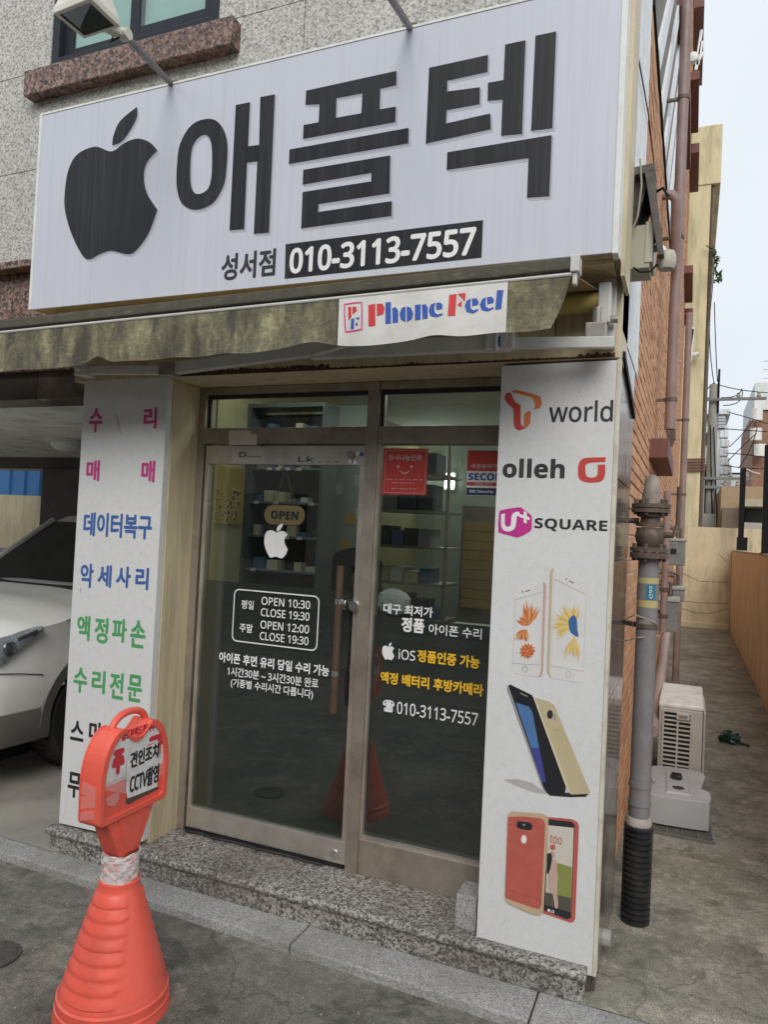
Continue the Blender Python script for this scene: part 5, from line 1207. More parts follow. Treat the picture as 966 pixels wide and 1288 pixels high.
# thin wire loops around the riser
single(MB().tube([(-.28, 3.62, 1.43), (-.22, 3.53, 1.47), (-.13, 3.54, 1.44), (-.11, 3.58, 1.38), (-.2, 3.52, 1.37), (-.29, 3.6, 1.33), (-.3, 3.8, 1.2)], .003, 5), 'loose_wire', M('tan_wire', (.36, .28, .2), .6), 'thin tan wire looped around the grey gas pipe', 'wire')

# brown service pipes on the brick wall
def wallpipe(name, pts, r, mt, label, brackets=()):
    R_ = empty(name, tuple(pts[0]), label, 'pipe')
    pp = MB().tube(pts, r, 14).build('pipe', mt, R_, smooth=True)
    for z in brackets:
        q_ = min((p for p in pts), key=lambda p: abs(p[2]-z))
        MB().box(-.32, q_[0]+r+.006, q_[1]-.012, q_[1]+.012, z-.012, z+.012).tube([(q_[0], q_[1], z-.015), (q_[0], q_[1], z+.015)], r+.006, 12).build('bracket', IRON, R_)
    return R_
dp = at(855, 200, 0, -.25); yA = 6.6
za = at(843, 540, 1, yA); zt2 = at(862, 10, 1, yA)
wallpipe('down_pipe', [(za.x, yA, za.z), (za.x, yA, za.z+.9), (za.x+.005, yA, 4.2), (za.x+.004, yA, 12)], .045, PIPE_P, 'tall brown pipe running up the brick wall beside the stair opening', (za.z+.25, 4.4, 5.6))
wallpipe('vent_elbow_pipe', [at(833, 246, 1, yA-.3), at(846, 245, 1, yA-.3), at(851, 252, 1, yA-.3), at(851, 275, 1, yA-.25), at(850, 330, 1, yA-.15)], .04, PIPE_P, 'short brown elbow pipe bending down beside the dark hood')
zl_ = at(846, 560, 1, 7.6)
mb = MB()
for k in range(4):
    a = at(838+k*3.5, 532-k*6, 1, 6.9); b = at(843.5+k*1.8, 566-k*4, 1, 6.9); mb.bar(a, b, .02, .012)
single(mb, 'vent_grille', IRON, 'dark slanted metal vent bars at the foot of the brown pipe', 'vent')
yB = 9.5
p0 = at(862, 600, 1, yB); wallpipe('riser_pipe', [(p0.x-.02, yB, .1), (p0.x-.02, yB, 2.5), (p0.x-.02, yB, 4.6)], .04, PIPE_P, 'brown riser pipe beside the gas meters on the brick wall', (1.2, 2.4, 3.3))
p1 = at(837, 720, 1, 6.0); p2 = at(829, 830, 1, 5.4)
wallpipe('meter_pipe', [(p1.x-.005, 6.0, 2.2), (p1.x, 6.0, 1.7), (p1.x, 6.0, at(836, 795, 1, 6.0).z)], .026, PIPE_P, 'thin brown pipe in front of the gas meters', (1.45, 1.25))
e0, e1_ = at(838, 800, 1, 7.6), at(820, 870, 1, 5.5)
wallpipe('sloping_pipe', [(e0.x, 8.4, e0.z), (e0.x-.0, 7.5, e0.z-.02), (-.19, 6.2, .62), (-.2, 5.45, .5)], .045, M('pink_pipe', (.36, .27, .24), .5, var=.12), 'pale pink pipe sloping along the wall behind the air conditioner')
# gas meters
METM = M('meter_grey', (.17, .175, .165), .5, var=.25, scale=12, stain=(.33, .33, .31), stain_amt=.5, stain_scale=9)
for i, (pxl, pyt, pxr, pyb, y) in enumerate(((842, 678, 862, 712, 8.6), (836, 738, 861, 756, 7.4), (822, 752, 852, 796, 6.4), (838, 700, 858, 706, 9.2))):
    if i == 3: continue
    a, b = at(pxl, pyt, 1, y), at(pxr, pyb, 1, y)
    x0, x1 = max(a.x, -.30), b.x
    mt_ = empty('gas_meter', (x0, y, b.z), ['grey gas meter box hanging highest on the brick wall', 'grey gas meter box between the upper and the lower meter', 'larger dark gas meter box hanging lowest, behind the thin brown pipe'][i], 'gas meter', 'gas meters on the brick wall')
    MB().box(x0, x1, y, y+.22, b.z, a.z).build('case', METM, mt_, bevel=.01)
    MB().box(x0+.01, x1+.012, y-.012, y+.232, a.z-.02, a.z+.012).build('lid', M('meter_lid', (.33, .33, .31), .45), mt_, bevel=.006)
    MB().tube([((x0+x1)/2, y+.05, a.z), ((x0+x1)/2, y+.05, a.z+.10), (-.29, y+.06, a.z+.14)], .018, 8).tube([((x0+x1)/2+.03, y+.16, a.z), ((x0+x1)/2+.03, y+.16, a.z+.12), (-.29, y+.16, a.z+.16)], .018, 8).build('connector', IRON, mt_, smooth=True)
    MB().box(x0+.02, x0+.08, y-.006, y-.0005, (a.z+b.z)/2-.02, (a.z+b.z)/2+.04).build('dial', BLACKP, mt_)

# ------------------------------------------------------------------ air conditioner, ballast, grate, rubbish
ACY = 5.56
AC = empty('air_conditioner', (0, 5.9, .082), 'beige outdoor air conditioner unit standing in the alley', 'air conditioner')
ax_0, ax_1 = at(828, 930, 1, ACY).x, at(884, 930, 1, ACY).x; ztp = at(855, 886, 1, ACY).z
MB().box(ax_0, ax_1, ACY+.012, ACY+.80, .115, ztp-.03).build('casing', ACW, AC, bevel=.012)
MB().box(ax_0-.004, ax_1+.004, ACY+.006, ACY+.806, ztp-.032, ztp).build('top_cover', M('ac_top', (.72, .70, .65), .5, var=.08, stain=(.28, .22, .16), stain_amt=.5, stain_scale=9), AC, bevel=.012)
dk = MB().box(ax_0+.035, ax_1-.075, ACY+.004, ACY+.0125, .135, ztp-.055).build('grille_back', DARK, AC)
for i in range(17):
    z = .14 + (ztp-.055-.14)*i/16
    MB().box(ax_0+.03, ax_1-.07, ACY-.004, ACY+.005, z-.0055, z+.0055).build('grille_slat', ACW, AC)
for x in (ax_0+.03, (ax_0+ax_1)/2-.018, ax_1-.073):
    MB().box(x-.006, x+.006, ACY-.006, ACY+.006, .135, ztp-.05).build('grille_post', ACW, AC)
MB().box(ax_0+.115, ax_1-.085, ACY-.016, ACY+.004, ztp-.105, ztp-.055).build('handle_recess', ACW, AC, bevel=.008)
MB().box(ax_0+.13, ax_1-.10, ACY-.018, ACY-.015, ztp-.092, ztp-.070).build('handle_slot', STEEL_D, AC)
MB().box(ax_1+.0045, ax_1+.02, ACY+.10, ACY+.72, .16, ztp-.06).build('fan_guard', ACW, AC, bevel=.006)
for y in (ACY+.1, ACY+.62): MB().box(ax_0+.02, ax_1-.02, y, y+.08, .083, .116).build('foot', BLACKP, AC)
tz = .275; TB = empty('ballast_block', (0, 4.95, .1), 'grey moulded plastic water ballast block with a black cap', 'ballast')
x0, x1 = -.19, .165
outl = [(x0, 4.86), (x0+.03, 4.80), (x1-.04, 4.82), (x1, 4.86), (x1, 5.02), (x1-.045, 5.08), (x1-.04, 5.16), (x1-.04, 5.44), (x0+.01, 5.42), (x0+.01, 5.12), (x0+.035, 5.08), (x0+.03, 5.02), (x0, 4.98)]
tb = MB().prism([smoothloop(outl, 3)], lambda u, v, t: (u, v, t), .105, tz).build('body', GREYP, TB, bevel=.028, seg=4, smooth=True)
MB().hexa([(-.085, 4.88, tz-.002), (.06, 4.89, tz-.002), (.035, 5.36, tz-.002), (-.10, 5.35, tz-.002), (-.08, 4.89, tz+.010), (.05, 4.90, tz+.010), (.025, 5.35, tz+.010), (-.095, 5.34, tz+.010)]).build('raised_panel', GREYP, tb, bevel=.005)
MB().lathe([(0, tz+.01), (.035, tz+.01), (.037, tz+.03), (.03, tz+.034), (0, tz+.034)], (-.03, 5.17, 0), 16).bar((-.06, 5.17, tz+.04), (.0, 5.17, tz+.04), .014, .014).build('cap', BLACKP, TB, smooth=True)
MB().lathe([(.03, tz+.009), (.035, tz+.012), (.028, tz+.013), (.02, tz+.0105), (0, tz+.0105)], (-.015, 4.98, 0), 16).build('plug_hole', BLACKP, TB)
MB().box(x0+.03, x0+.10, 4.84, 5.3, .083, .106).box(x1-.11, x1-.05, 4.86, 5.3, .083, .106).build('foot', GREYP, TB)
GT = empty('drain_grate', (0, 4.8, .083), 'steel drain grate lying in the alley below the ballast', 'grate')
gq = [at(820, 1046, 2, .09), at(899, 1061, 2, .09), at(894, 1034, 2, .09), at(819, 1026, 2, .09)]
gq[2] = gq[1] + Vector((-.01, .32, 0)); gq[3] = gq[0] + Vector((-.01, .30, 0))
GRM = M('grate_steel', (.22, .21, .19), .5, metal=.6, var=.2, scale=30)
MB().add([p + Vector((0, 0, -.0065)) for p in gq], [(0,1,2,3)]).build('pit', DARK, GT)
for i in range(4): MB().bar(gq[i], gq[(i+1) % 4], .014, .014).build('frame_bar', GRM, GT)
for i in range(1, 9):
    t = i/9; MB().bar(gq[0].lerp(gq[3], t), gq[1].lerp(gq[2], t), .006, .010).build('bar', GRM, GT)
for i in range(1, 4):
    t = i/4 ; MB().bar(gq[0].lerp(gq[1], t) + Vector((0, 0, .003)), gq[3].lerp(gq[2], t) + Vector((0, 0, .003)), .008, .010).build('cross_bar', GRM, GT)
rp = at(920, 934, 2, .09)
GRN = M('dark_green_plastic', (.012, .045, .032), .35, var=.3, scale=30)
RB_ = empty('crumpled_bag', (rp.x, rp.y, .083), 'crumpled dark green plastic scrap lying on the alley floor', 'litter')
mb = MB(); n, m = 14, 9
for j in range(m+1):
    for i in range(n):
        th, ph = 2*PI*i/n, PI*j/m; r = .075*(1 + .35*math.sin(3*th+2*ph) + random.uniform(-.18, .18))
        mb.v.append((rp.x - .02 + r*1.1*math.sin(ph)*math.cos(th), rp.y + r*.9*math.sin(ph)*math.sin(th), .083 + .05 + max(-.049, .6*r*math.cos(ph))))
for j in range(m):
    for i in range(n): mb.f.append((j*n+i, j*n+(i+1) % n, (j+1)*n+(i+1) % n, (j+1)*n+i))
mb.build('bag', GRN, RB_)
MB().tube([(rp.x+.02, rp.y, .12), (rp.x+.07, rp.y-.02, .105), (rp.x+.12, rp.y-.05, .10), (rp.x+.14, rp.y-.06, .096)], [.02, .014, .01, .014], 8).build('twisted_end', GRN, RB_)
cr_ = MB()
for i in range(170):
    x, y = random.uniform(-.28, .75), 2.95 + 9*random.random()**2; s_ = random.uniform(.002, .006)
    cr_.add([(x-s_, y-s_, .084), (x+s_, y-s_*.7, .084), (x+s_*.6, y+s_, .084), (x-s_*.8, y+s_, .084), (x, y, .084+s_)], [(0,1,4), (1,2,4), (2,3,4), (3,0,4)])
for i in range(160):
    x, y = random.uniform(-3.3, -.2), random.uniform(1.2, 2.64); s_ = random.uniform(.0015, .005)
    cr_.add([(x-s_, y-s_, RZ), (x+s_, y-s_*.7, RZ), (x+s_*.6, y+s_, RZ), (x-s_*.8, y+s_, RZ), (x, y, RZ+s_)], [(0,1,4), (1,2,4), (2,3,4), (3,0,4)])
tag(cr_.build('grit', M('grit', (.3, .28, .25), .9), fix=False), 'loose grit on the asphalt and alley floor', 'grit', kind='stuff')

# ------------------------------------------------------------------ alley walls and posts
rw = empty('alley_side_wall', (.9, 10, 0), 'long tan plaster wall along the right side of the alley', 'wall')
MB().box(.81, .97, 3.6, 16.75, .02, 1.712).build('wall', M('tan_plaster', (.72, .61, .44), .8, var=.08, scale=2.2, stain=(.30, .21, .11), stain_amt=.5, stain_scale=2.2, stretch=(2.5, 2.5, .5), bmp=.25, bscale=14), rw)
MB().box(.80, .985, 3.6, 16.75, 1.713, 1.735).build('coping', M('coping', (.44, .36, .24), .8, bmp=.2), rw, bevel=.006)
ew = empty('alley_end_wall', (.3, 16.9, 0), 'cracked yellow plaster wall closing the far end of the alley', 'wall')
zE = at(890, 663, 1, 16.78).z
MB().box(-.6, 1.5, 16.78, 16.95, .02, zE).build('wall', Y_WALL, ew)
MB().box(-.3, .80, 16.70, 16.779, .02, .20).build('skirting', Y_WALL, ew, bevel=.02)
CRK = M('crack', (.22, .18, .11), .9)
for pts in ([(848,716),(862,722),(880,731),(900,732),(918,732)], [(858,756),(880,758),(905,759),(917,759)], [(856,764),(872,770),(890,772),(908,768),(917,765)], [(905,697),(912,704),(913,707)]):
    MB().tube([at(*p, 1, 16.779) for p in pts], .006, 4).build('crack', CRK, ew)
for px, pt, pb, y, w_, lab in ((932.5, 589, 692, 16.3, .10, 'black metal post standing at the far end of the tan wall'), (962.5, 560, 699, 10.0, .09, 'nearer black metal post standing on top of the tan wall')):
    b_ = at(px, pb, 1, y); 
    o = empty('steel_post', (.88, y, 1.735), lab, 'post', 'black posts on the tan wall')
    xx = min(.93, max(.845, b_.x))
    MB().box(xx-w_/2, xx+w_/2, y-w_/2, y+w_/2, 1.7355, at(px, pt, 1, y).z).build('post', BLACKM, o)
    MB().box(xx-w_*.7, xx+w_*1.2, y-w_*.7, y+w_*.7, 1.7352, 1.745 if y < 12 else 2.0).build('foot_plate', BLACKM, o)
tp_ = at(934, 589, 1, 16.3)
single(MB().tube([Vector((.88, 16.3, tp_.z)), at(940, 590, 1, 16.3), at(948, 594, 1, 16.3), at(957, 596, 1, 16.3)], .012, 6), 'lamp_cable', M('white_cable', (.6, .6, .58), .5), 'short white cable drooping from the top of the far black post', 'cable')

# ------------------------------------------------------------------ background beyond the alley
YY = 20.0
yb = empty('yellow_building', (-1, 22, 0), 'tall pale yellow plastered building with a stained parapet', 'building')
xr = at(888, 420, 1, YY).x; zp, zt3 = at(895, 232, 1, YY).z, at(900, 157, 1, YY).z
MB().box(-4, xr, YY, YY+9, 0, zp).build('wall', Y_BLDG, yb)
MB().box(-4, xr+.22, YY-.03, YY+9.2, zp, zt3).build('parapet', Y_BLDG, yb, bevel=.03)
MB().tube([(xr+.05, YY+.1, 0), (xr+.05, YY+.1, zp)], .05, 8).build('conduit', IRON, yb)
for k in range(5):
    a = at(862, 578+k*3.6, 1, YY-.05); b = at(888, 577+k*3.6, 1, YY-.05); MB().tube([a, b], .02, 6).build('pipe', REDBROWN, yb)
MB().tube([at(862, 449, 1, YY-.2), at(879, 445, 1, YY-.2)], .06, 8).build('spout', W_FRAME, yb)
iv = empty('wall_plant', (xr, YY, 6), 'small green plant sprouting from the edge of the yellow building', 'plant')
LEAFM = M('leaf_green', (.05, .12, .025), .5, var=.4, scale=12)
mb = MB(); 
for i in range(60):
    px, py = random.choice(((898, 316), (902, 330), (901, 345), (906, 347))); c = at(px+random.gauss(0, 2.2), py+random.gauss(0, 4), 1, YY-.1 + random.uniform(-.2, .2)); d = Vector((random.gauss(0, 1), random.gauss(0, 1), random.gauss(0, 1))).normalized()*.09; e = d.cross(Vector((random.gauss(0, 1), .3, 1))).normalized()*.04
    mb.add([c-d, c+e, c+d, c-e], [(0,1,2,3)])
mb.build('leaves', LEAFM, iv); MB().tube([at(893, 400, 1, YY), at(897, 360, 1, YY-.05), at(900, 320, 1, YY-.1)], .012, 5).build('stem', M('stem', (.12, .09, .05), .8), iv)

def bld(name, label, px0, px1, ptop, Y, mt, depth=8, cat='building', z0=0.0):
    a, b = at(px0, ptop, 1, Y), at(px1, ptop, 1, Y); o = empty(name, ((a.x+b.x)/2, Y+depth/2, z0), label, cat)
    MB().box(a.x, b.x, Y, Y+depth, z0, (a.z+b.z)/2).build('wall', mt, o); return o
WT = M('white_tile_wall', (.58, .60, .61), .5, var=.10, scale=3, stain=(.36, .37, .38), stain_amt=.5, stain_scale=2)
wb = bld('white_building', 'far white stone-clad building with louvred rooftop box behind the utility pole', 884, 917, 536, 42, WT)
a, b = at(885, 519, 1, 41.8), at(916, 537, 1, 41.8)
MB().box(a.x-.3, b.x+.1, 41.7, 50, a.z-.1, a.z+.15).build('roof_slab', WT, wb)
for k in range(5):
    z = b.z + (a.z-b.z)*(k+.5)/5; q0, q1 = at(904, 530, 1, 41.9).x, at(913, 530, 1, 41.9).x
    MB().box(q0, q1, 41.8, 41.95, z-.12, z+.06).build('louvre', M('louvre', (.4, .41, .42), .5), wb)
MB().box(at(886, 530, 1, 42).x, at(915, 530, 1, 42).x, 42.2, 49, b.z, a.z-.1).build('roof_box', M('grey_box', (.36, .38, .40), .6), wb)
for px, py, w_, h_ in ((886, 544, 9, 15), (888, 630, 8, 14), (886, 590, 8, 12)):
    q0, q1 = at(px, py, 1, 41.96), at(px+w_, py+h_, 1, 41.96)
    f_ = MB().box(q0.x, q1.x, 41.9, 41.999, q1.z, q0.z).build('window', M('win_dark', (.10, .16, .18), .2, var=.2), wb)
    MB().box(q0.x+.02, q0.x+(q1.x-q0.x)*.48, 41.87, 41.899, q1.z+.05, q0.z-.05).build('pane', DGLASS, f_)
STN = M('pale_stone', (.66, .67, .68), .6, var=.12, scale=6)
for r in range(10):
    for c in range(2):
        q0, q1 = at(906+c*5.6+(r % 2)*1.5, 541+r*11.5, 1, 41.95), at(911+c*5.6+(r % 2)*1.5, 551+r*11.5, 1, 41.95)
        MB().box(q0.x, q1.x, 41.9, 41.998, q1.z, q0.z).build('stone_block', STN, wb, bevel=.04, seg=1)
tb_ = bld('tan_building', 'low tan building with rounded flat roof behind the alley end wall', 908, 990, 612, 24, M('tan_wall', (.34, .245, .155), .8, var=.08, stain=(.2, .15, .1), stain_amt=.4, stain_scale=2))
q0 = at(935, 633, 1, 23.2); q1 = at(1000, 633, 1, 23.2)
MB().box(q0.x, q1.x, 22.4, 23.99, q0.z-.12, q0.z+.08).build('porch_slab', M('porch', (.42, .37, .28), .7), tb_)
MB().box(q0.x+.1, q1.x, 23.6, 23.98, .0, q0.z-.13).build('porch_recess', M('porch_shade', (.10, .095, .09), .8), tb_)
MB().box(at(908, 640, 1, 23.8).x, q0.x+.05, 23.2, 23.97, 0, at(915, 640, 1, 23.8).z).build('shed', M('shed_brown', (.16, .12, .09), .7), tb_)
gw = at(937, 657, 1, 19.0)
single(MB().box(gw.x, gw.x+6, 19.0, 19.15, 0, gw.z), 'concrete_wall', M('grey_conc_wall', (.38, .36, .33), .8, var=.12, scale=2, stain=(.24, .22, .2), stain_amt=.5, stain_scale=2, bmp=.2), 'low grey concrete wall seen between the black posts', 'wall')
bt2 = at(952, 693, 1, 18.5)
TARP = MB(); 
for j in range(6):
    for i in range(9):
        TARP.v.append((bt2.x-.1+i*.12, 18.4+j*.1, bt2.z-.05+.12*math.sin(i*1.3+j)*math.sin(j*.6)+.05*random.random()))
TARP.f = [(j*9+i, j*9+i+1, (j+1)*9+i+1, (j+1)*9+i) for j in range(5) for i in range(8)]
single(TARP, 'blue_tarp', M('tarp_blue', (.03, .12, .38), .4), 'crumpled blue tarpaulin lying behind the tan wall', 'tarpaulin')
rb_ = bld('brick_house', 'reddish brick house with white balcony frame far behind the tan wall', 949, 1010, 516, 33, M('far_brick', (.26, .135, .09), .8, var=.2, scale=12, stain=(.36, .27, .2), stain_amt=.5, stain_scale=7))
q0, q1 = at(949, 516, 1, 33), at(1000, 516, 1, 33)
MB().box(q0.x, q1.x, 32.9, 40, q0.z, q0.z+1.1).build('white_storey', M('white_storey', (.62, .64, .64), .6), rb_)
top = at(954, 489, 1, 33).z
MB().box(q0.x+.1, q0.x+.25, 32.95, 33.1, q0.z+1.1, top).box(q0.x+.1, q1.x, 32.95, 33.1, top, top+.15).build('roof_frame', M('grey_frame', (.33, .36, .38), .5), rb_)
for k in range(3): MB().tube([(q0.x+.3, 33, q0.z+1.3+.35*k), (q1.x, 33, q0.z+1.3+.35*k)], .03, 6).build('rail', W_FRAME, rb_)
for k, (px, py) in enumerate(((951, 555), (956, 575), (952, 530))):
    c = at(px, py, 1, 32.7); MB().lathe([(0, 0), (.22, .02), (.22, .5), (0, .52)], (c.x, 32.6, c.z), 12).build('wall_unit', W_FRAME, rb_, smooth=True)
fb_ = bld('grey_house', 'hazy low house far away under the wires', 914, 950, 596, 60, M('far_grey', (.46, .46, .45), .8, var=.2, scale=1), 10)
yl_ = at(938, 600, 1, 59.5); MB().box(yl_.x, yl_.x+.9, 59.6, 59.95, yl_.z-1.0, yl_.z-.2).build('yellow_sign', M('yellow_sign', (.6, .42, .06), .5), fb_)
def pole(px, ptop, Y, r, label):
    b_ = at(px, 640, 1, Y); t_ = at(px, ptop, 1, Y); o = empty('utility_pole', (b_.x, Y, 0), label, 'pole')
    MB().tube([(b_.x, Y, 0), (b_.x, Y, t_.z)], [r, r*.72], 14).build('shaft', M('pole_concrete', (.27, .265, .255), .8, var=.15, scale=5), o, smooth=True); return o, b_.x, t_.z
po, pxx, pzz = pole(893, 484, 27, .20, 'concrete utility pole with crossarms and cables behind the yellow building')
for k, (dz, w_) in enumerate(((-.05, 0), (-.55, 1.5), (-3.2, 1.2), (-3.5, .9))):
    if w_: 
        ca = MB().bar((pxx-w_, 26.75, pzz+dz), (pxx+w_*1.05, 26.75, pzz+dz), .09, .09).build('crossarm', M('arm_steel', (.16, .16, .16), .6), po)
        for x in (-w_*.85, -w_*.4, w_*.5, w_*.9): MB().lathe([(0, 0), (.05, 0), (.07, .05), (.04, .1), (.06, .15), (0, .18)], (pxx+x, 26.75, pzz+dz+.05), 10).build('insulator', M('insulator', (.3, .28, .26), .4), ca, smooth=True)
MB().tube([(pxx+.14, 26.9, pzz-1), (pxx+.14, 26.9, pzz+.5)], .04, 6).build('top_pin', BLACKM, po)
for q_ in ((-.35, .15, 5.0, 4.4), (-.6, -.25, 6.6, 6.1)): MB().box(pxx+q_[0], pxx+q_[1], 26.55, 26.8, pzz-q_[2], pzz-q_[3]).build('cable_box', M('cable_box', (.5, .5, .5), .6), po)
for k in range(3):
    MB().tube([(pxx+random.uniform(-.25, .3), 26.75, pzz-.3-random.random()*3), (pxx+random.uniform(-.3, .35), 26.8, pzz-4-random.random()*2), (pxx+random.uniform(-.5, .2), 26.9, .5)], .02, 5).build('hanging_cable', BLACKM, po)
po2, px2, pz2 = pole(916, 585, 46, .17, 'smaller far utility pole under the tangle of wires')
MB().bar((px2-1.4, 45.8, pz2-.5), (px2+2.0, 45.8, pz2-.5), .1, .1).box(px2-1.5, px2-.4, 45.6, 46, pz2-1.2, pz2-.7).build('crossarm', BLACKM, po2)
wire_groups = [[(905,484),(930,490),(966,494)], [(908,500),(925,498),(934,489)], [(910,510),(930,505),(934,490)], [(915,518),(940,525),(966,533)], [(905,539),(935,541),(966,543)], [(914,570),(940,572),(966,576)], [(918,562),(935,545),(948,528)], [(916,580),(936,560),(952,545)],
               [(912,585),(930,588),(966,590)], [(930,588),(944,565),(953,538)], [(896,340),(893,420),(899,484)], [(899,380),(901,440),(903,480)], [(885,500),(893,486),(900,482)], [(884,497),(894,501),(905,500)]]
for i, g in enumerate(wire_groups):
    P_ = [at(x, y, 1, 27.0 + .25*k) for k, (x, y) in enumerate(g)]
    q_ = []
    for t in range(9):
        u = t/8; q_.append(P_[0]*((1-u)*(1-2*u)) + P_[1]*(4*u*(1-u)) + P_[2]*(u*(2*u-1)))
    o = single(MB().tube(q_, .016, 5), 'overhead_wire', BLACKM, 'thin dark overhead wire strung from the concrete utility pole', 'wire', 'overhead wires')

# ------------------------------------------------------------------ shop interior
RI = empty('shop_room', (-1.5, 4.9, .2), 'shop room behind the glass with olive walls and pale ceiling', 'room')
RWALL = M('olive_wall', (.40, .36, .20), .7, var=.06); RW2 = M('pale_green_wall', (.42, .47, .42), .7, var=.05); RC = M('room_ceiling', (.60, .60, .55), .8, var=.05)
MB().box(-2.62, -2.58, 3.31, 7.0, .2, 2.80).build('wall', RWALL, RI); MB().box(-.40, -.36, 3.75, 7.0, .2, 2.80).build('wall', RWALL, RI)
MB().box(-2.62, -.36, 7.0, 7.04, .2, 2.80).build('wall', RW2, RI); MB().box(-2.62, -.36, 3.26, 7.04, 2.80, 2.84).build('ceiling', RC, RI); MB().box(-2.62, -.36, 3.2, 7.04, .16, .2).build('floor', M('room_floor', (.22, .2, .17), .6), RI)
MB().box(-2.58, -2.40, 3.305, 3.33, .2, 2.8).build('wall', RWALL, RI)
TUBE = emit('fluorescent_tube', (.93, 1.0, .95), 13.0)
for i, (x, y) in enumerate(((-.95, 4.5), (-1.2, 6.2))):
    o = empty('tube_light', (x, y, 2.78), ['ceiling tube light close behind the glass of the fixed pane', 'ceiling tube light further back in the shop'][i], 'light', 'ceiling tube lights in the shop')
    MB().box(x-.06, x+.06, y-.6, y+.6, 2.745, 2.80).build('housing', W_FRAME, o)
    MB().box(x-.04, x+.04, y-.56, y+.56, 2.735, 2.7445).build('tube', TUBE, o)
for i, (x, z0_, z1_) in enumerate(((-2.405, 2.34, 2.56), (-2.56, 2.25, 2.39), (-2.235, 2.25, 2.385))):
    o = empty('wall_light', (x, 6.99, z0_), ['tall bright lit panel beside the red notice on the glass', 'short lit panel at the edge of the red notice', 'short lit panel between the red notice and the security sticker'][i], 'light', 'lit panels at the back of the shop')
    MB().box(x-.055, x+.055, 6.97, 6.999, z0_-.02, z1_+.02).build('housing', W_FRAME, o); MB().box(x-.045, x+.045, 6.955, 6.969, z0_, z1_).build('tube', TUBE, o)
o = empty('tube_light', (-1.95, 3.55, 2.78), 'added ceiling tube light just inside the door, brightening the shop', 'light', 'ceiling tube lights in the shop')
MB().box(-2.45, -1.45, 3.50, 3.60, 2.765, 2.80).build('housing', W_FRAME, o); MB().box(-2.42, -1.48, 3.52, 3.58, 2.755, 2.7645).build('tube', TUBE, o)  # extra tube, added to brighten the room behind the door
# dark cabinet with hooks and packs
CB = empty('display_cabinet', (-2.33, 3.9, .2), 'black wall cabinet hung with small phone accessories', 'cabinet')
cx0, cx1, cyb = -2.555, -2.05, 4.02
bk = MB().box(cx0, cx1, cyb, cyb+.03, .2, 2.50).build('back', BLACKP, CB)
MB().box(cx0-.02, cx0-.0005, cyb-.16, cyb+.03, .2, 2.52).box(cx1+.0005, cx1+.02, cyb-.16, cyb+.03, .2, 2.52).box(cx0-.02, cx1+.02, cyb-.16, cyb+.03, 2.5205, 2.545).build('side', M('cab_grey', (.09, .10, .10), .4), CB)
PACKS = [M('pack_%s' % n_, c_, .4) for n_, c_ in (('white', (.6, .6, .6)), ('grey', (.22, .23, .25)), ('dark', (.05, .06, .07)), ('blue', (.07, .12, .25)), ('cream', (.5, .45, .35)))]
pack_meshes = []
for m_ in PACKS:
    me_ = bpy.data.meshes.new('accessory_pack'); bm = bmesh.new(); bmesh.ops.create_cube(bm, size=1); bm.to_mesh(me_); bm.free(); me_.materials.append(m_); pack_meshes.append(me_)
for r in range(6):
    z = 1.30 + r*.21
    MB().box(cx0, cx1, cyb-.12, cyb-.001, z, z+.012).build('shelf', M('shelf_grey', (.16, .17, .18), .4), CB)
    x = cx0+.03
    while x < cx1-.05:
        w_ = random.uniform(.03, .09); h_ = random.uniform(.02, .09)
        if random.random() < .8:
            o = link('accessory_pack', random.choice(pack_meshes), None, CB); o.scale = (w_*.9, random.uniform(.04, .09), h_)
            o.location = Vector((x+w_/2, cyb-.07, z+.0125+h_/2)) - ORG[CB.name]
        if random.random() < .35:
            o = link('price_tag', pack_meshes[0], None, CB); o.scale = (.035, .002, .018); o.location = Vector((x+.02, cyb-.122, z+.004)) - ORG[CB.name]
        x += w_ + random.uniform(.0, .03)
# picture with round flowers
PC = empty('flower_picture', (-2.57, 4.2, 1.9), 'golden picture of round flower heads on the olive wall', 'picture')
q0, q1 = at(258, 585, 0, -2.575), at(309, 655, 0, -2.575)
y0_, y1_ = 3.42, 3.84; zA, zB = 1.79, 2.13
GOLDP = M('picture_gold', (.36, .26, .045), .6, var=.35, scale=5)
MB().box(-2.579, -2.560, y0_, y1_, zA, zB).build('canvas', GOLDP, PC)
FL1, FL2 = M('flower_dark', (.10, .06, .015), .7), M('flower_gold', (.50, .36, .10), .7)
for i in range(38):
    y, z = random.uniform(y0_+.04, y1_-.04), zA + .02 + (zB-zA)*.55*random.random()**1.1; r_ = random.uniform(.012, .026)
    MB().lathe([(0, .0), (r_, 0), (r_*.9, .002), (0, .003)], (-2.5598 + .0004*i % .004, y, z), 12, axis=0).build('flower', FL2, PC)
    MB().lathe([(0, .003), (r_*.55, .003), (r_*.5, .005), (0, .006)], (-2.5598 + .0004*i % .004, y, z), 10, axis=0).build('flower_heart', FL1, PC)
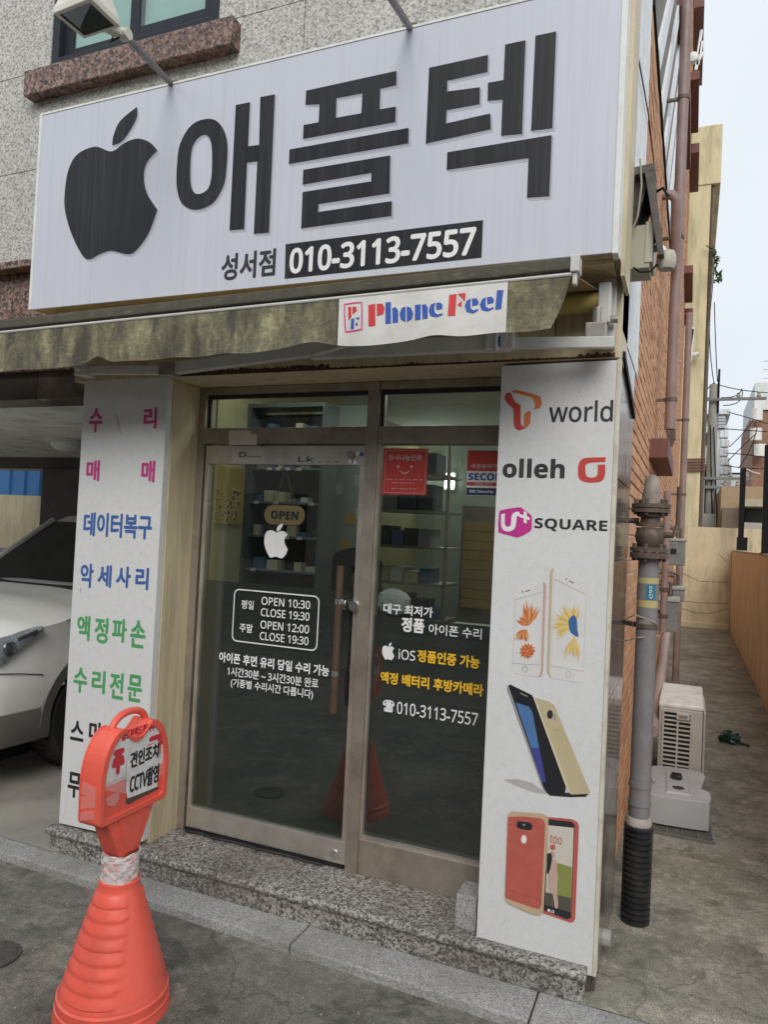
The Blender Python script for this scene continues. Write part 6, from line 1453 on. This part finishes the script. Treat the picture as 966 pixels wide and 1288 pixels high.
# white board area with notes, chair, shelves and wooden door at the right
PB = empty('partition_board', (-2.1, 4.4, .2), 'pale partition board with pinned notes beside the dark cabinet', 'board')
MB().box(-2.40, -1.93, 4.40, 4.44, .2, 2.62).build('board', M('pale_board', (.50, .56, .53), .5), PB)
for x, z, mt_ in ((-2.09, 1.86, INK_Y), (-2.12, 1.68, INK_Y), (-2.04, 2.12, INK_W), (-1.98, 2.12, INK_W), (-2.2, 2.06, INK_W), (-2.02, 1.9, INK_W)):
    MB().box(x-.035, x+.035, 4.395, 4.399, z-.035, z+.035).build('note', mt_, PB)
CH = empty('swivel_chair', (-1.92, 4.6, .2), 'black office chair back standing behind the door glass', 'chair')
MB().prism([smoothloop([(-2.14, 1.50), (-2.12, 1.63), (-1.97, 1.68), (-1.82, 1.63), (-1.80, 1.50), (-1.82, 1.1), (-2.12, 1.1)], 3)], FY(4.30), 0, .05).build('backrest', BLACKP, CH, bevel=.01)
MB().tube([(-1.97, 4.28, 1.15), (-1.97, 4.26, .7)], .03, 10).lathe([(0, .62), (.26, .62), (.28, .66), (.26, .70), (0, .70)], (-1.97, 4.35, 0), 20).tube([(-1.97, 4.35, .62), (-1.97, 4.35, .25)], .03, 10).lathe([(0, .201), (.28, .201), (.28, .23), (0, .27)], (-1.97, 4.35, 0), 10).build('seat_base', BLACKP, CH)
SH = empty('storage_shelves', (-2.05, 5.6, .2), 'steel shelves stacked with boxes seen through the fixed pane', 'shelves')
for r in range(7):
    z = .5 + r*.29
    MB().box(-2.40, -1.78, 5.5, 5.9, z, z+.02).build('shelf', STEEL_D, SH)
    x = -2.38
    while x < -1.92:
        w_ = random.uniform(.08, .16); h_ = random.uniform(.08, .22)
        o = link('storage_box', random.choice(pack_meshes), None, SH); o.scale = (w_*.95, .25, h_); o.location = Vector((x+w_/2, 5.68, z+.0205+h_/2)) - ORG[SH.name]; x += w_+.01
for x in (-2.405, -1.775): MB().box(x-.012, x+.012, 5.5, 5.53, .2, 2.5).build('upright', STEEL_D, SH)
WD = empty('wooden_shutter', (-1.6, 6.4, .2), 'yellow-brown wooden slatted door at the back right of the shop', 'door')
for i in range(9): MB().box(-1.86, -1.48, 6.28, 6.30, 1.15+i*.085, 1.15+i*.085+.080).build('board', M('ochre_wood', (.42, .27, .08), .5, var=.15) if i == 0 else bpy.data.materials['ochre_wood'], WD)
MB().box(-1.89, -1.45, 6.30, 6.33, .2, 2.05).build('frame', STEEL_D, WD)
CT = empty('counter', (-.9, 4.1, .2), 'grey shop counter with papers behind the fixed pane', 'counter')
MB().box(-1.30, -.45, 3.95, 4.4, .2, 1.22).build('body', M('counter_grey', (.26, .25, .23), .5), CT); MB().box(-1.33, -.42, 3.92, 4.43, 1.221, 1.25).build('top', M('counter_top', (.45, .43, .38), .4), CT)
mb = MB(); bc = at(492, 758, 1, 3.55); n, m = 16, 10
for j in range(m+1):
    for i in range(n):
        th, ph = 2*PI*i/n, PI*j/m; r = .085*(1+random.uniform(-.10, .10)); mb.v.append((bc.x + r*1.15*math.sin(ph)*math.cos(th), 3.60 + r*.7*math.sin(ph)*math.sin(th), bc.z + r*.8*math.cos(ph)))
for j in range(m):
    for i in range(n): mb.f.append((j*n+i, j*n+(i+1) % n, (j+1)*n+(i+1) % n, (j+1)*n+i))
single(mb, 'clear_bag', filmmat('clear_bag', (.6, .62, .6), .6), 'crumpled clear plastic bag behind the fixed pane', 'bag')

# ------------------------------------------------------------------ other side of the street (mirrored in the shop glass)
OB = empty('opposite_building', (-2, -9, 0), 'long dull grey building across the street, mirrored dimly in the shop glass', 'building')
OBM = M('opposite_wall', (.22, .21, .19), .8, var=.15, scale=1.5, stain=(.13, .12, .11), stain_amt=.5, stain_scale=1)
MB().box(-26, 9, -15, -8, 0, 6.4).build('wall', OBM, OB)
for r in range(2):
    for c in range(11):
        x = -24.5 + c*3.0; f_ = MB().box(x, x+1.6, -8.0, -7.93, 1.0+r*2.9, 2.5+r*2.9).build('window', WFR, OB)
        MB().box(x+.08, x+1.52, -7.929, -7.915, 1.08+r*2.9, 2.42+r*2.9).build('pane', DGLASS, f_)
